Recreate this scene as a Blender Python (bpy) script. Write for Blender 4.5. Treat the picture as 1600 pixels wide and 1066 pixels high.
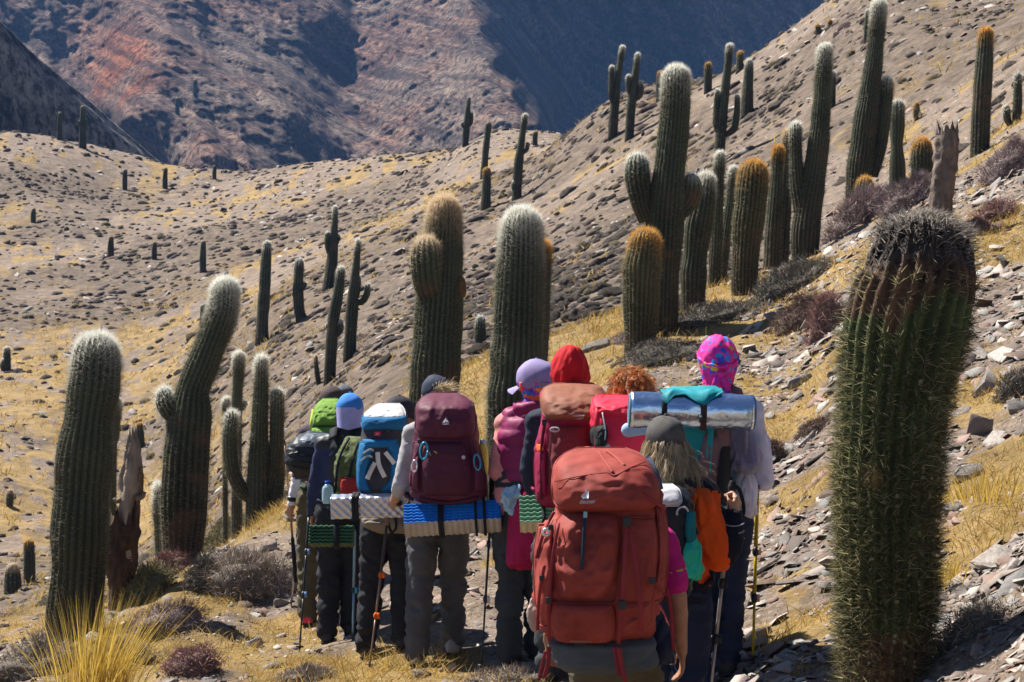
import bpy, math, random
import numpy as np
from mathutils import Vector, Matrix

# ------------------------------------------------------------------ camera, sky, sun, exposure
scene = bpy.context.scene
for o in list(bpy.data.objects): bpy.data.objects.remove(o)
C = scene.collection
F = 3000.0; HOR = 650.0; EYE = 1.5          # focal length in photo pixels, horizon row, eye height
cam = bpy.data.objects.new('camera', bpy.data.cameras.new('camera')); C.objects.link(cam)
cam.location = (0, 0, EYE); cam.rotation_euler = (math.radians(90), 0, 0)
cam.data.sensor_width = 36; cam.data.lens = 36*F/1600
cam.data.shift_y = (HOR-533)/1600.0
cam.data.clip_start = 0.1; cam.data.clip_end = 5000
cam.data.dof.use_dof = True; cam.data.dof.focus_distance = 9.8; cam.data.dof.aperture_fstop = 16.0
scene.camera = cam
SUN = Vector((-0.47, 0.33, 0.82)).normalized()
w = bpy.data.worlds.new('World'); scene.world = w; w.use_nodes = True
nt = w.node_tree; bg = nt.nodes['Background']
sky = nt.nodes.new('ShaderNodeTexSky'); sky.sky_type = 'NISHITA'; sky.sun_disc = False
sky.sun_elevation = math.asin(SUN.z); sky.sun_rotation = math.atan2(SUN.x, SUN.y)
sky.altitude = 3200; sky.air_density = 1.0; sky.dust_density = 0.2; sky.ozone_density = 3.0
nt.links.new(sky.outputs[0], bg.inputs[0]); bg.inputs[1].default_value = 0.05
sl = bpy.data.lights.new('sun', 'SUN'); sl.energy = 5.0; sl.angle = math.radians(0.53); sl.color = (1, 0.95, 0.87)
so = bpy.data.objects.new('sun', sl); C.objects.link(so); so.rotation_euler = SUN.to_track_quat('Z', 'Y').to_euler()
scene.view_settings.view_transform = 'Standard'; scene.view_settings.look = 'None'
scene.view_settings.gamma = 1; scene.view_settings.use_curve_mapping = False
scene.view_settings.exposure = 1.15

# ------------------------------------------------------------------ helpers
rng = np.random.default_rng(7); random.seed(7)
def P(px, py, d):
    return np.array([(px-800.0)/F*d, d, EYE+(HOR-py)/F*d])
def _h(ix, iy, iz):
    n = (ix.astype(np.int64)*374761393 + iy.astype(np.int64)*668265263 + iz.astype(np.int64)*2147483647) & 0xffffffff
    n = ((n ^ (n >> 13))*1274126177) & 0xffffffff
    n = n ^ (n >> 16)
    return (n & 0xffff)/32767.5-1.0
def vnoise(p):
    p = np.asarray(p, float); i = np.floor(p).astype(np.int64); f = p-i; f = f*f*(3-2*f)
    r = 0
    for a in (0, 1):
        for b in (0, 1):
            for c in (0, 1):
                wgt = (f[..., 0] if a else 1-f[..., 0])*(f[..., 1] if b else 1-f[..., 1])*(f[..., 2] if c else 1-f[..., 2])
                r = r+wgt*_h(i[..., 0]+a, i[..., 1]+b, i[..., 2]+c)
    return r
def fbm(p, octv=4, gain=.5):
    r = 0; a = 1.0; p = np.asarray(p, float)
    for k in range(octv):
        r = r+a*vnoise(p+17.3*k); p = p*2.03; a *= gain
    return r

def mesh_np(name, V, Fs, col=None, smooth=False, mats=(), midx=None):
    """V (n,3); Fs list of int arrays (m,k)"""
    me = bpy.data.meshes.new(name)
    V = np.asarray(V, np.float32)
    Fs = [np.asarray(f, np.int32) for f in Fs if len(f)]
    tot = np.concatenate([np.full(len(f), f.shape[1], np.int32) for f in Fs])
    loops = np.concatenate([f.ravel() for f in Fs])
    me.vertices.add(len(V)); me.vertices.foreach_set('co', V.ravel())
    me.loops.add(len(loops)); me.loops.foreach_set('vertex_index', loops)
    me.polygons.add(len(tot)); st = np.concatenate([[0], np.cumsum(tot)[:-1]]).astype(np.int32)
    me.polygons.foreach_set('loop_start', st); me.polygons.foreach_set('loop_total', tot)
    if smooth: me.polygons.foreach_set('use_smooth', np.ones(len(tot), bool))
    if midx is not None: me.polygons.foreach_set('material_index', np.asarray(midx, np.int32))
    for m in (mats if isinstance(mats, (list, tuple)) else [mats]): me.materials.append(m)
    me.update(calc_edges=True); me.validate()
    if col is not None:
        a = me.attributes.new('col', 'FLOAT_COLOR', 'POINT')
        c = np.ones((len(V), 4), np.float32); c[:, :3] = col; a.data.foreach_set('color', c.ravel())
    return me
def obj(name, V, Fs, mat, parent=None, col=None, smooth=True, midx=None):
    """world-space vertices -> one mesh object (origin on its parent, or at its base)"""
    V = np.asarray(V, float)
    if parent is not None: org = wloc(parent)
    else: org = np.array([V[:, 0].mean(), V[:, 1].mean(), V[:, 2].min()])
    me = mesh_np(name, V-org, Fs if isinstance(Fs, list) else [Fs], col, smooth, mat, midx)
    o = bpy.data.objects.new(name, me); C.objects.link(o)
    if parent is None: o.location = org
    else: o.parent = parent
    return o
def wloc(o):
    r = np.zeros(3)
    while o is not None: r = r+np.array(o.location); o = o.parent
    return r
def empty(name, loc):
    o = bpy.data.objects.new(name, None); C.objects.link(o); o.location = loc; o.empty_display_size = .1
    return o
def tag(o, label=None, cat=None, group=None, kind=None):
    if label: o['label'] = label
    if cat: o['category'] = cat
    if group: o['group'] = group
    if kind: o['kind'] = kind
    return o
def join(parts):
    V = []; Fd = {}; n = 0
    for v, fs in parts:
        v = np.asarray(v, float); V.append(v)
        for f in (fs if isinstance(fs, list) else [fs]):
            f = np.asarray(f)
            if len(f): Fd.setdefault(f.shape[1], []).append(f+n)
        n += len(v)
    return np.concatenate(V), [np.concatenate(x) for x in Fd.values()]
def nrm(v): v = np.asarray(v, float); return v/(np.linalg.norm(v)+1e-12)
def grid_faces(nr, nc, wrap=False):
    i = np.arange(nr-1)[:, None]; j = np.arange(nc if wrap else nc-1)[None, :]
    j2 = (j+1) % nc
    a = i*nc+j; b = i*nc+j2; c = (i+1)*nc+j2; d = (i+1)*nc+j
    return np.stack([a+0*j, b+0*j, c+0*j, d+0*j], -1).reshape(-1, 4)
def loft(rings, caps=True):
    """rings (m,n,3) closed rings -> verts, faces"""
    R = np.asarray(rings, float); m, n, _ = R.shape
    V = R.reshape(-1, 3); Q = grid_faces(m, n, True); fs = [Q]
    if caps:
        c0 = R[0].mean(0); c1 = R[-1].mean(0); V = np.vstack([V, c0, c1])
        j = np.arange(n); k = (j+1) % n
        fs.append(np.concatenate([np.stack([k, j, np.full(n, m*n)], 1), np.stack([(m-1)*n+j, (m-1)*n+k, np.full(n, m*n+1)], 1)]))
    return V, fs
def frame(t):
    t = nrm(t); a = np.array([0, 0, 1.]) if abs(t[2]) < .9 else np.array([1., 0, 0])
    u = nrm(np.cross(a, t)); return u, np.cross(t, u)
def crom(P_, n):
    """Catmull-Rom resample of an (k,dim) polyline into n points"""
    P_ = np.asarray(P_, float)
    if len(P_) == 2:
        t = np.linspace(0, 1, n)[:, None]; return P_[0]*(1-t)+P_[1]*t
    Q = np.vstack([2*P_[0]-P_[1], P_, 2*P_[-1]-P_[-2]])
    L = np.concatenate([[0], np.cumsum(np.linalg.norm(np.diff(P_[:, :3], axis=0), axis=1)+1e-9)])
    s = np.linspace(0, L[-1], n); k = np.clip(np.searchsorted(L, s, side='right')-1, 0, len(P_)-2)
    t = ((s-L[k])/(L[k+1]-L[k]))[:, None]
    a, b, c, d = Q[k], Q[k+1], Q[k+2], Q[k+3]
    return .5*(2*b+(c-a)*t+(2*a-5*b+4*c-d)*t*t+(3*b-a-3*c+d)*t**3)
def tube(pts, r, n=8, seg=None, caps=True):
    pts = np.asarray(pts, float)
    if seg: pts = crom(pts, seg)
    r = np.broadcast_to(np.asarray(r, float), (len(pts),)) if np.ndim(r) == 0 else np.interp(np.linspace(0, 1, len(pts)), np.linspace(0, 1, len(r)), r)
    T = np.gradient(pts, axis=0); u, v = frame(T[0]); rings = []
    th = np.arange(n)*2*np.pi/n
    for i in range(len(pts)):
        t = nrm(T[i]); u = nrm(u-t*np.dot(u, t)); v = np.cross(t, u)
        rings.append(pts[i]+r[i]*(np.cos(th)[:, None]*u+np.sin(th)[:, None]*v))
    return loft(rings, caps)
def box(c, h, R=None):
    s = np.array([[x, y, z] for x in (-1, 1) for y in (-1, 1) for z in (-1, 1)], float)*np.asarray(h, float)
    if R is not None: s = s@np.asarray(R).T
    return s+np.asarray(c), np.array([[0, 1, 3, 2], [4, 6, 7, 5], [0, 4, 5, 1], [2, 3, 7, 6], [0, 2, 6, 4], [1, 5, 7, 3]])
def capsule(p0, p1, r0, r1, n=14, k=4, sc=(1, 1)):
    p0 = np.asarray(p0, float); p1 = np.asarray(p1, float); t = nrm(p1-p0) if np.linalg.norm(p1-p0) > 1e-9 else np.array([0, 0, 1.])
    if abs(t[2]) > .8: u = nrm(np.cross([0, 1., 0], t)); v = np.cross(t, u)
    else: u, v = frame(t)
    th = np.arange(n)*2*np.pi/n; ring = np.cos(th)[:, None]*u*sc[0]+np.sin(th)[:, None]*v*sc[1]; R = []
    for a in np.linspace(-.48, 0, k)*np.pi: R.append(p0+t*r0*np.sin(a)+ring*r0*np.cos(a))
    for a in np.linspace(0, .48, k)*np.pi: R.append(p1+t*r1*np.sin(a)+ring*r1*np.cos(a))
    return loft(R)
def ellipsoid(c, r, R=None, n=18, m=12):
    th = np.arange(n)*2*np.pi/n; rings = []
    for a in np.linspace(-.49, .49, m)*np.pi:
        rings.append(np.stack([np.cos(th)*np.cos(a), np.sin(th)*np.cos(a), np.full(n, np.sin(a))], 1))
    V, f = loft(rings); V = V*np.asarray(r, float)
    if R is not None: V = V@np.asarray(R).T
    return V+np.asarray(c), f
def vnormals(V, Fs):
    N = np.zeros_like(V)
    for f in Fs:
        n = np.cross(V[f[:, 1]]-V[f[:, 0]], V[f[:, -1]]-V[f[:, 0]])
        for k in range(f.shape[1]): np.add.at(N, f[:, k], n)
    return N/(np.linalg.norm(N, axis=1, keepdims=True)+1e-12)
def remesh(parts, voxel, smooth=6, fac=.5, adapt=0.0):
    V, Fs = join(parts); me = mesh_np('t', V, Fs); o = bpy.data.objects.new('t', me); C.objects.link(o)
    m = o.modifiers.new('r', 'REMESH'); m.mode = 'VOXEL'; m.voxel_size = voxel; m.adaptivity = adapt
    if smooth: s = o.modifiers.new('s', 'SMOOTH'); s.factor = fac; s.iterations = smooth
    dg = bpy.context.evaluated_depsgraph_get(); e = o.evaluated_get(dg); m2 = e.to_mesh()
    n = len(m2.vertices); v = np.zeros(n*3); m2.vertices.foreach_get('co', v)
    lt = np.zeros(len(m2.polygons), int); m2.polygons.foreach_get('loop_total', lt)
    lv = np.zeros(len(m2.loops), int); m2.loops.foreach_get('vertex_index', lv)
    e.to_mesh_clear(); bpy.data.objects.remove(o); bpy.data.meshes.remove(me)
    st = np.concatenate([[0], np.cumsum(lt)[:-1]]); fs = []
    for k in (3, 4):
        q = st[lt == k]
        if len(q): fs.append(lv[q[:, None]+np.arange(k)])
    return v.reshape(-1, 3), fs
def wrinkle(V, Fs, amp, sc, octv=3, ridged=True):
    N = vnormals(V, Fs); p = V*np.asarray(sc, float)
    f = fbm(p+fbm(p*.5, 2)[:, None]*.8, octv)
    if ridged: f = .5-np.abs(f)
    return V+N*(amp*f)[:, None]
def blades(root, dirv, L, wd, bend=None):
    """n thin pointed triangles"""
    n = len(root); side = np.cross(dirv, rng.normal(size=(n, 3))); side /= np.linalg.norm(side, axis=1, keepdims=True)+1e-9
    wd = np.broadcast_to(wd, (n,))[:, None]; L = np.broadcast_to(L, (n,))[:, None]
    a = root-side*wd/2; b = root+side*wd/2; tip = root+dirv*L
    if bend is None:
        V = np.stack([a, b, tip], 1).reshape(-1, 3); return V, np.arange(3*n).reshape(-1, 3)
    mid = root+dirv*L*.55; tip = tip+bend
    mid = mid+bend*.25
    V = np.stack([a, b, mid+side*wd*.36, mid-side*wd*.36, tip], 1).reshape(-1, 3); i = np.arange(n)[:, None]*5
    return V, [i+np.array([[0, 1, 2, 3]]), i+np.array([[3, 2, 4]])]

# ------------------------------------------------------------------ materials
MATS = {}
def nodes(m): m.use_nodes = True; t = m.node_tree; return t, t.nodes['Principled BSDF'], t.nodes, t.links
def mat(name, c, rough=.8, var=.2, scale=12, bump=.25, bscale=80, spec=.25, metal=0, attr=False, transl=0, c2=None, bdist=.004, sheen=0, orand=0, crease=0):
    if name in MATS: return MATS[name]
    m = bpy.data.materials.new(name); t, b, N, L = nodes(m); MATS[name] = m
    tc = N.new('ShaderNodeTexCoord'); nz = N.new('ShaderNodeTexNoise'); nz.inputs['Scale'].default_value = scale; nz.inputs['Detail'].default_value = 6
    nz.inputs['Roughness'].default_value = .65
    L.new(tc.outputs['Object'], nz.inputs['Vector'])
    cr = N.new('ShaderNodeValToRGB'); L.new(nz.outputs[0], cr.inputs[0])
    c = np.array(c, float); d2 = np.array(c2, float) if c2 is not None else c*(1+var)
    cr.color_ramp.elements[0].position = .3; cr.color_ramp.elements[1].position = .7
    cr.color_ramp.elements[0].color = (*(c*(1-var)), 1); cr.color_ramp.elements[1].color = (*np.clip(d2, 0, 1), 1)
    out = cr.outputs[0]
    if attr:
        at = N.new('ShaderNodeAttribute'); at.attribute_name = 'col'; mx = N.new('ShaderNodeMix'); mx.data_type = 'RGBA'; mx.blend_type = 'MULTIPLY'
        mx.inputs[0].default_value = 1; L.new(out, mx.inputs[6]); L.new(at.outputs[0], mx.inputs[7]); out = mx.outputs[2]
    if orand:
        oi = N.new('ShaderNodeObjectInfo'); hs = N.new('ShaderNodeHueSaturation'); mr = N.new('ShaderNodeMapRange'); mr.inputs[3].default_value = 1-orand; mr.inputs[4].default_value = 1+orand
        L.new(oi.outputs['Random'], mr.inputs[0]); L.new(mr.outputs[0], hs.inputs['Value']); L.new(out, hs.inputs['Color']); out = hs.outputs[0]
    L.new(out, b.inputs['Base Color'])
    b.inputs['Roughness'].default_value = rough; b.inputs['Specular IOR Level'].default_value = spec; b.inputs['Metallic'].default_value = metal
    if sheen: b.inputs['Sheen Weight'].default_value = sheen
    if bump:
        n2 = N.new('ShaderNodeTexNoise'); n2.inputs['Scale'].default_value = bscale; n2.inputs['Detail'].default_value = 4; L.new(tc.outputs['Object'], n2.inputs['Vector'])
        bp = N.new('ShaderNodeBump'); bp.inputs['Strength'].default_value = bump; bp.inputs['Distance'].default_value = bdist
        L.new(n2.outputs[0], bp.inputs['Height']); L.new(bp.outputs[0], b.inputs['Normal'])
    if crease:
        n3 = N.new('ShaderNodeTexNoise'); n3.noise_type = 'RIDGED_MULTIFRACTAL'; n3.inputs['Scale'].default_value = 7; n3.inputs['Detail'].default_value = 3; n3.inputs['Distortion'].default_value = .6; L.new(tc.outputs['Object'], n3.inputs['Vector'])
        b2 = N.new('ShaderNodeBump'); b2.inputs['Strength'].default_value = crease; b2.inputs['Distance'].default_value = .014; L.new(n3.outputs[0], b2.inputs['Height'])
        if bump: L.new(b2.outputs[0], bp.inputs['Normal'])
        else: L.new(b2.outputs[0], b.inputs['Normal'])
    if transl:
        tr = N.new('ShaderNodeBsdfTranslucent'); L.new(out, tr.inputs[0]); ms = N.new('ShaderNodeMixShader'); ms.inputs[0].default_value = transl
        L.new(b.outputs[0], ms.inputs[1]); L.new(tr.outputs[0], ms.inputs[2]); L.new(ms.outputs[0], N['Material Output'].inputs[0])
    return m
# ------------------------------------------------------------------ terrain: height field z(x, y)
COLS = {   # column (photo px) : (distance m, height m)
 -700: [(1,-.4),(6,-.5),(12,-.9),(18,-2.0),(25,-3.0),(40,-3.4),(58,-.8),(75,2.5),(100,9),(145,22.5),(165,22),(200,14),(240,2)],
 0:    [(1,-.2),(6,-.2),(11,-.12),(13,-.25),(15,-.6),(18,-1.0),(25,-1.65),(40,-2.1),(58,.53),(75,3.75),(100,9.8),(140,21.8),(155,21.6),(190,14),(240,2)],
 200:  [(1,-.2),(6,-.2),(11,-.08),(13,.02),(14.8,.08),(17,-.35),(20,-.9),(30,-1.4),(45,-1.5),(60,.5),(75,3.75),(100,10.2),(120,15.5),(134,19.7),(150,19.4),(185,12),(240,2)],
 330:  [(1,-.2),(6,-.2),(11,-.03),(13,.05),(15.3,.38),(17,.2),(20,-.4),(30,-.7),(45,.1),(60,2.2),(75,4.9),(100,11),(120,15.6),(131,18.2),(147,18),(180,11),(240,2)],
 450:  [(1,-.2),(6,-.2),(10,-.04),(13,-.0),(15,.35),(18,.68),(22,.25),(30,.45),(45,1.95),(60,4.1),(75,6.5),(100,11.5),(129,18),(145,17.8),(180,11),(240,2)],
 640:  [(1,-.2),(7,-.15),(11.3,.03),(14,.25),(18,.8),(22,1.5),(24,1.8),(28,1.65),(35,2.55),(50,4.3),(75,8.5),(100,13.5),(120,17.7),(134,17.5),(170,11),(240,2)],
 800:  [(1,-.2),(7,-.18),(10,.05),(12,.14),(16,.65),(20,1.5),(24,2.34),(28,2.2),(35,3.0),(50,5.2),(70,9),(90,13.5),(105,17.2),(118,17),(160,10),(240,2)],
 1000: [(1,-.2),(7,-.2),(8.2,-.06),(10,.13),(12,.35),(15,1.0),(18,1.75),(22,2.45),(25,2.9),(30,2.95),(38,4.2),(50,6.7),(65,10.6),(83,15.3),(95,15.2),(140,9),(240,2)],
 1200: [(1,0),(7,.12),(9.5,.36),(12,.7),(15,1.15),(18,1.8),(22,2.75),(26,3.45),(30,3.6),(40,5.6),(50,8.5),(60,11.7),(71,15.1),(84,15.4),(130,10),(240,3)],
 1400: [(1,.1),(6,.3),(7.9,.4),(9,.52),(11,.9),(13,1.37),(16,2.14),(19,2.9),(23,3.8),(26,4.4),(32,4.9),(40,7.0),(48,10),(56,13.3),(66,17),(80,19),(130,14),(240,4)],
 1600: [(1,.4),(6,.55),(8,.72),(10,1.02),(12,1.46),(15,2.25),(18,3.1),(22,4.3),(26,5.4),(32,6.5),(40,9),(50,12.3),(65,17.3),(85,21),(130,18),(240,6)],
 2300: [(1,.7),(6,1.6),(8,2.0),(10,2.6),(12,3.3),(15,4.4),(18,5.6),(22,7.2),(26,8.8),(32,11),(40,14.5),(50,18.5),(65,24),(85,29),(130,27),(240,12)],
}
_cu = np.array(sorted(COLS)); _dg = np.exp(np.linspace(math.log(.9), math.log(240), 700))
def _pchip(x, y, xi):
    x = np.asarray(x, float); y = np.asarray(y, float); h = np.diff(x); m = np.diff(y)/h; s = np.zeros(len(x))
    for i in range(1, len(x)-1):
        if m[i-1]*m[i] > 0:
            w1 = 2*h[i]+h[i-1]; w2 = h[i]+2*h[i-1]; s[i] = (w1+w2)/(w1/m[i-1]+w2/m[i])
    s[0] = m[0]; s[-1] = m[-1]
    xi = np.clip(xi, x[0], x[-1]); k = np.clip(np.searchsorted(x, xi, side='right')-1, 0, len(h)-1); t = (xi-x[k])/h[k]
    return (2*t**3-3*t*t+1)*y[k]+(t**3-2*t*t+t)*h[k]*s[k]+(-2*t**3+3*t*t)*y[k+1]+(t**3-t*t)*h[k]*s[k+1]
_zc = np.array([_pchip(*zip(*COLS[u]), _dg) for u in _cu])
_ug = np.linspace(-700, 2300, 301); _tab = np.zeros((301, 700))
for j in range(700): _tab[:, j] = _pchip(_cu, _zc[:, j], _ug)
for it in range(6): _tab[1:-1] = .25*_tab[:-2]+.5*_tab[1:-1]+.25*_tab[2:]
def T(x, y, rough=True):
    x = np.asarray(x, float); y = np.maximum(np.asarray(y, float), .9); u = np.clip(800+F*x/y, -700, 2299.9)
    a = (u+700)/10; i = np.minimum(a.astype(int), 299); fa = a-i
    b = (np.log(y)-math.log(.9))/(math.log(240)-math.log(.9))*699; j = np.clip(b.astype(int), 0, 698); fb = np.clip(b-j, 0, 1)
    z = (_tab[i, j]*(1-fa)*(1-fb)+_tab[i+1, j]*fa*(1-fb)+_tab[i, j+1]*(1-fa)*fb+_tab[i+1, j+1]*fa*fb)
    if rough:
        p = np.stack([x, y, 0*x], -1); far = np.clip((y-22)/30, 0, 1)
        z = z+(1-far)*(.035*fbm(p*1.3, 3)+.028*fbm(p*4.5+9, 2))+far*(.20*fbm(p*.13, 2)+.13*fbm(p*.5, 3)+.05*fbm(p*2.1, 3))
    return z
def Tn(x, y, e=.25):
    gx = (T(x+e, y)-T(x-e, y))/(2*e); gy = (T(x, y+e)-T(x, y-e))/(2*e)
    n = np.stack([-gx, -gy, np.ones_like(gx)], -1); return n/np.linalg.norm(n, axis=-1, keepdims=True)
def hit(px, py, d0=6.0, d1=160):
    d = np.exp(np.linspace(math.log(d0), math.log(d1), 3000)); X = (px-800)/F*d; Z = EYE+(HOR-py)/F*d
    k = np.nonzero(T(X, d) >= Z)[0]
    return float(d[k[0]]) if len(k) else None

GP = [(900,512,24,2.6,1.0),(985,500,24,1.8,.9),(745,585,22,2.0,1.0),(640,640,21,1.5,.8),(560,1045,11.3,.55,1),(640,1055,11.1,.45,.9),(470,1050,11.3,.5,.8),(1540,830,10,.32,1),(1585,770,11,.4,1),(1480,850,9.5,.22,.9),
      (1230,640,16,.45,.8),(1290,600,17,.45,.8),(1235,915,9.6,.22,1),(440,960,13,.5,.7),(455,800,17.5,.8,1),(360,1000,12,.4,.7),(260,1000,12,.5,.8),(170,1000,13,.5,.7),(1330,380,22,1.2,.6),(1560,300,19,.9,.8),(1250,740,13,.4,.7),
      (300,930,14,.5,.7),(1500,600,13.5,.5,.7),(1180,480,21,1.0,.6),(860,560,21,1.4,.8)]
def GM(x, y):
    """how much dry grass grows at (x, y)"""
    x = np.asarray(x, float); y = np.asarray(y, float); p = np.stack([x, y, 0*x], -1)
    u = 800+F*x/np.maximum(y, .9)
    n = fbm(p*np.array([.22, .12, 1]), 3)*.6+1.0*fbm(p*1.3+5, 4, .7)
    bias = -.30-.45*np.clip((u-1020)/120, 0, 1)*np.clip((26-y)/6, 0, 1)+.85*np.clip((750-u)/500, 0, 1)*np.clip((y-25)/10, 0, 1)*np.clip((95-y)/30, 0, 1)+.05*np.clip((y-40)/30, 0, 1)
    m = np.clip((n+bias)*1.5+.05, 0, 1)*.85
    for px, py, d, r, a in GP:
        c = (px-800)/F*d
        k = np.exp(-(((x-c)/r)**2+((y-d)/(r*1.7))**2)); m = np.maximum(m, a*np.clip(1.7*k+.35*fbm(p*3.1, 2)-.25, 0, 1))
    return np.clip(m, 0, 1)
def SM(x, y):
    """how dense the grey cushions are"""
    x = np.asarray(x, float); y = np.asarray(y, float); p = np.stack([x, y, 0*x], -1); u = 800+F*x/np.maximum(y, .9)
    m = np.exp(-((u-880)/230)**2-((y-40)/13)**2)*1.1+.75*np.exp(-((u-560)/150)**2-((y-50)/14)**2)
    m = m+(.22+.6*np.clip(fbm(p*.12+3, 3)+.1, 0, 1))*np.clip((y-24)/10, 0, 1)
    return np.clip(m, 0, 1)
def ground_material():
    m = bpy.data.materials.new('stony_ground'); t, b, N, L = nodes(m)
    g = N.new('ShaderNodeNewGeometry')
    def noise(s, det=5, rough=.6):
        n = N.new('ShaderNodeTexNoise'); n.inputs['Scale'].default_value = s; n.inputs['Detail'].default_value = det; n.inputs['Roughness'].default_value = rough
        L.new(g.outputs['Position'], n.inputs['Vector']); return n.outputs[0]
    def ramp(i, *st):
        r = N.new('ShaderNodeValToRGB'); L.new(i, r.inputs[0]); e = r.color_ramp.elements
        while len(e) < len(st): e.new(.5)
        for k, (p, c) in enumerate(st): e[k].position = p; e[k].color = (*c, 1) if len(c) == 3 else c
        return r.outputs[0]
    def mix(f, a, c, mode='MIX'):
        x = N.new('ShaderNodeMix'); x.data_type = 'RGBA'; x.blend_type = mode
        if isinstance(f, float): x.inputs[0].default_value = f
        else: L.new(f, x.inputs[0])
        L.new(a, x.inputs[6]); L.new(c, x.inputs[7]); return x.outputs[2]
    def vor(s):
        v = N.new('ShaderNodeTexVoronoi'); v.inputs['Scale'].default_value = s; L.new(g.outputs['Position'], v.inputs['Vector']); return v
    v1 = vor(16); v2 = vor(46)
    stone = ramp(v1.outputs['Color'], (.1, (.10, .078, .066)), (.4, (.20, .155, .13)), (.65, (.29, .24, .205)), (.9, (.15, .115, .10)))
    fine = ramp(v2.outputs['Color'], (.2, (.13, .10, .08)), (.55, (.25, .20, .165)), (.85, (.34, .285, .245)))
    soil = ramp(noise(2.2), (.3, (.20, .14, .085)), (.7, (.30, .215, .14)))
    gravel = mix(ramp(noise(1.3, 6), (.42, (0, 0, 0)), (.58, (1, 1, 1))), mix(.65, soil, fine), mix(.35, stone, fine))
    # dry grass lying over the soil
    wv = noise(90, 3)
    straw = ramp(wv, (.3, (.23, .15, .055)), (.7, (.38, .27, .11)))
    at = N.new('ShaderNodeAttribute'); at.attribute_name = 'col'; sa = N.new('ShaderNodeSeparateColor'); L.new(at.outputs[0], sa.inputs[0])
    def amask(i, lo, hi, s_, k):
        a_ = N.new('ShaderNodeMath'); a_.operation = 'MULTIPLY_ADD'; a_.inputs[1].default_value = k; L.new(noise(s_, 6, .75), a_.inputs[0]); L.new(i, a_.inputs[2])
        return ramp(a_.outputs[0], (lo, (0, 0, 0)), (hi, (.9, .9, .9)))
    gmask = amask(sa.outputs[0], .72, .98, 3.0, .9)
    c = mix(gmask, gravel, straw)
    # far slope: low grey scrub mottling between the stones
    sc = ramp(noise(3.0, 4), (.35, (.085, .066, .052)), (.7, (.20, .155, .12)))
    c = mix(amask(sa.outputs[1], .66, .95, 1.6, .95), c, sc)
    sp = ramp(noise(1.7, 12, .78), (.30, (.5, .47, .45)), (.5, (1.0, .98, .95)), (.70, (1.55, 1.48, 1.38)))
    c = mix(1.0, c, sp, 'MULTIPLY')
    L.new(c, b.inputs['Base Color']); b.inputs['Roughness'].default_value = .9; b.inputs['Specular IOR Level'].default_value = .15
    h = N.new('ShaderNodeMath'); h.operation = 'MULTIPLY_ADD'; h.inputs[1].default_value = .5
    L.new(v1.outputs['Distance'], h.inputs[0]); L.new(noise(30, 8, .75), h.inputs[2])
    bp = N.new('ShaderNodeBump'); bp.inputs['Strength'].default_value = .8; bp.inputs['Distance'].default_value = .05
    L.new(h.outputs[0], bp.inputs['Height']); L.new(bp.outputs[0], b.inputs['Normal'])
    return m
def build_ground():
    us = np.concatenate([np.linspace(-1500, -150, 40), np.arange(-140, 1745, 5.5), np.linspace(1755, 3100, 40)])
    ds = np.concatenate([np.linspace(.9, 5.8, 20), np.exp(np.linspace(math.log(6), math.log(40), 270)), np.exp(np.linspace(math.log(40.4), math.log(240), 130))])
    D, U = np.meshgrid(ds, us, indexing='ij'); X = (U-800)/F*D
    V = np.stack([X, D, T(X, D)], -1).reshape(-1, 3)
    col = np.stack([GM(V[:, 0], V[:, 1]), SM(V[:, 0], V[:, 1]), np.zeros(len(V))], 1)
    me = mesh_np('ground', V, [grid_faces(len(ds), len(us))], col, True, ground_material())
    o = bpy.data.objects.new('ground', me); C.objects.link(o); tag(o, kind='structure'); return o
GROUND = build_ground()

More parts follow.
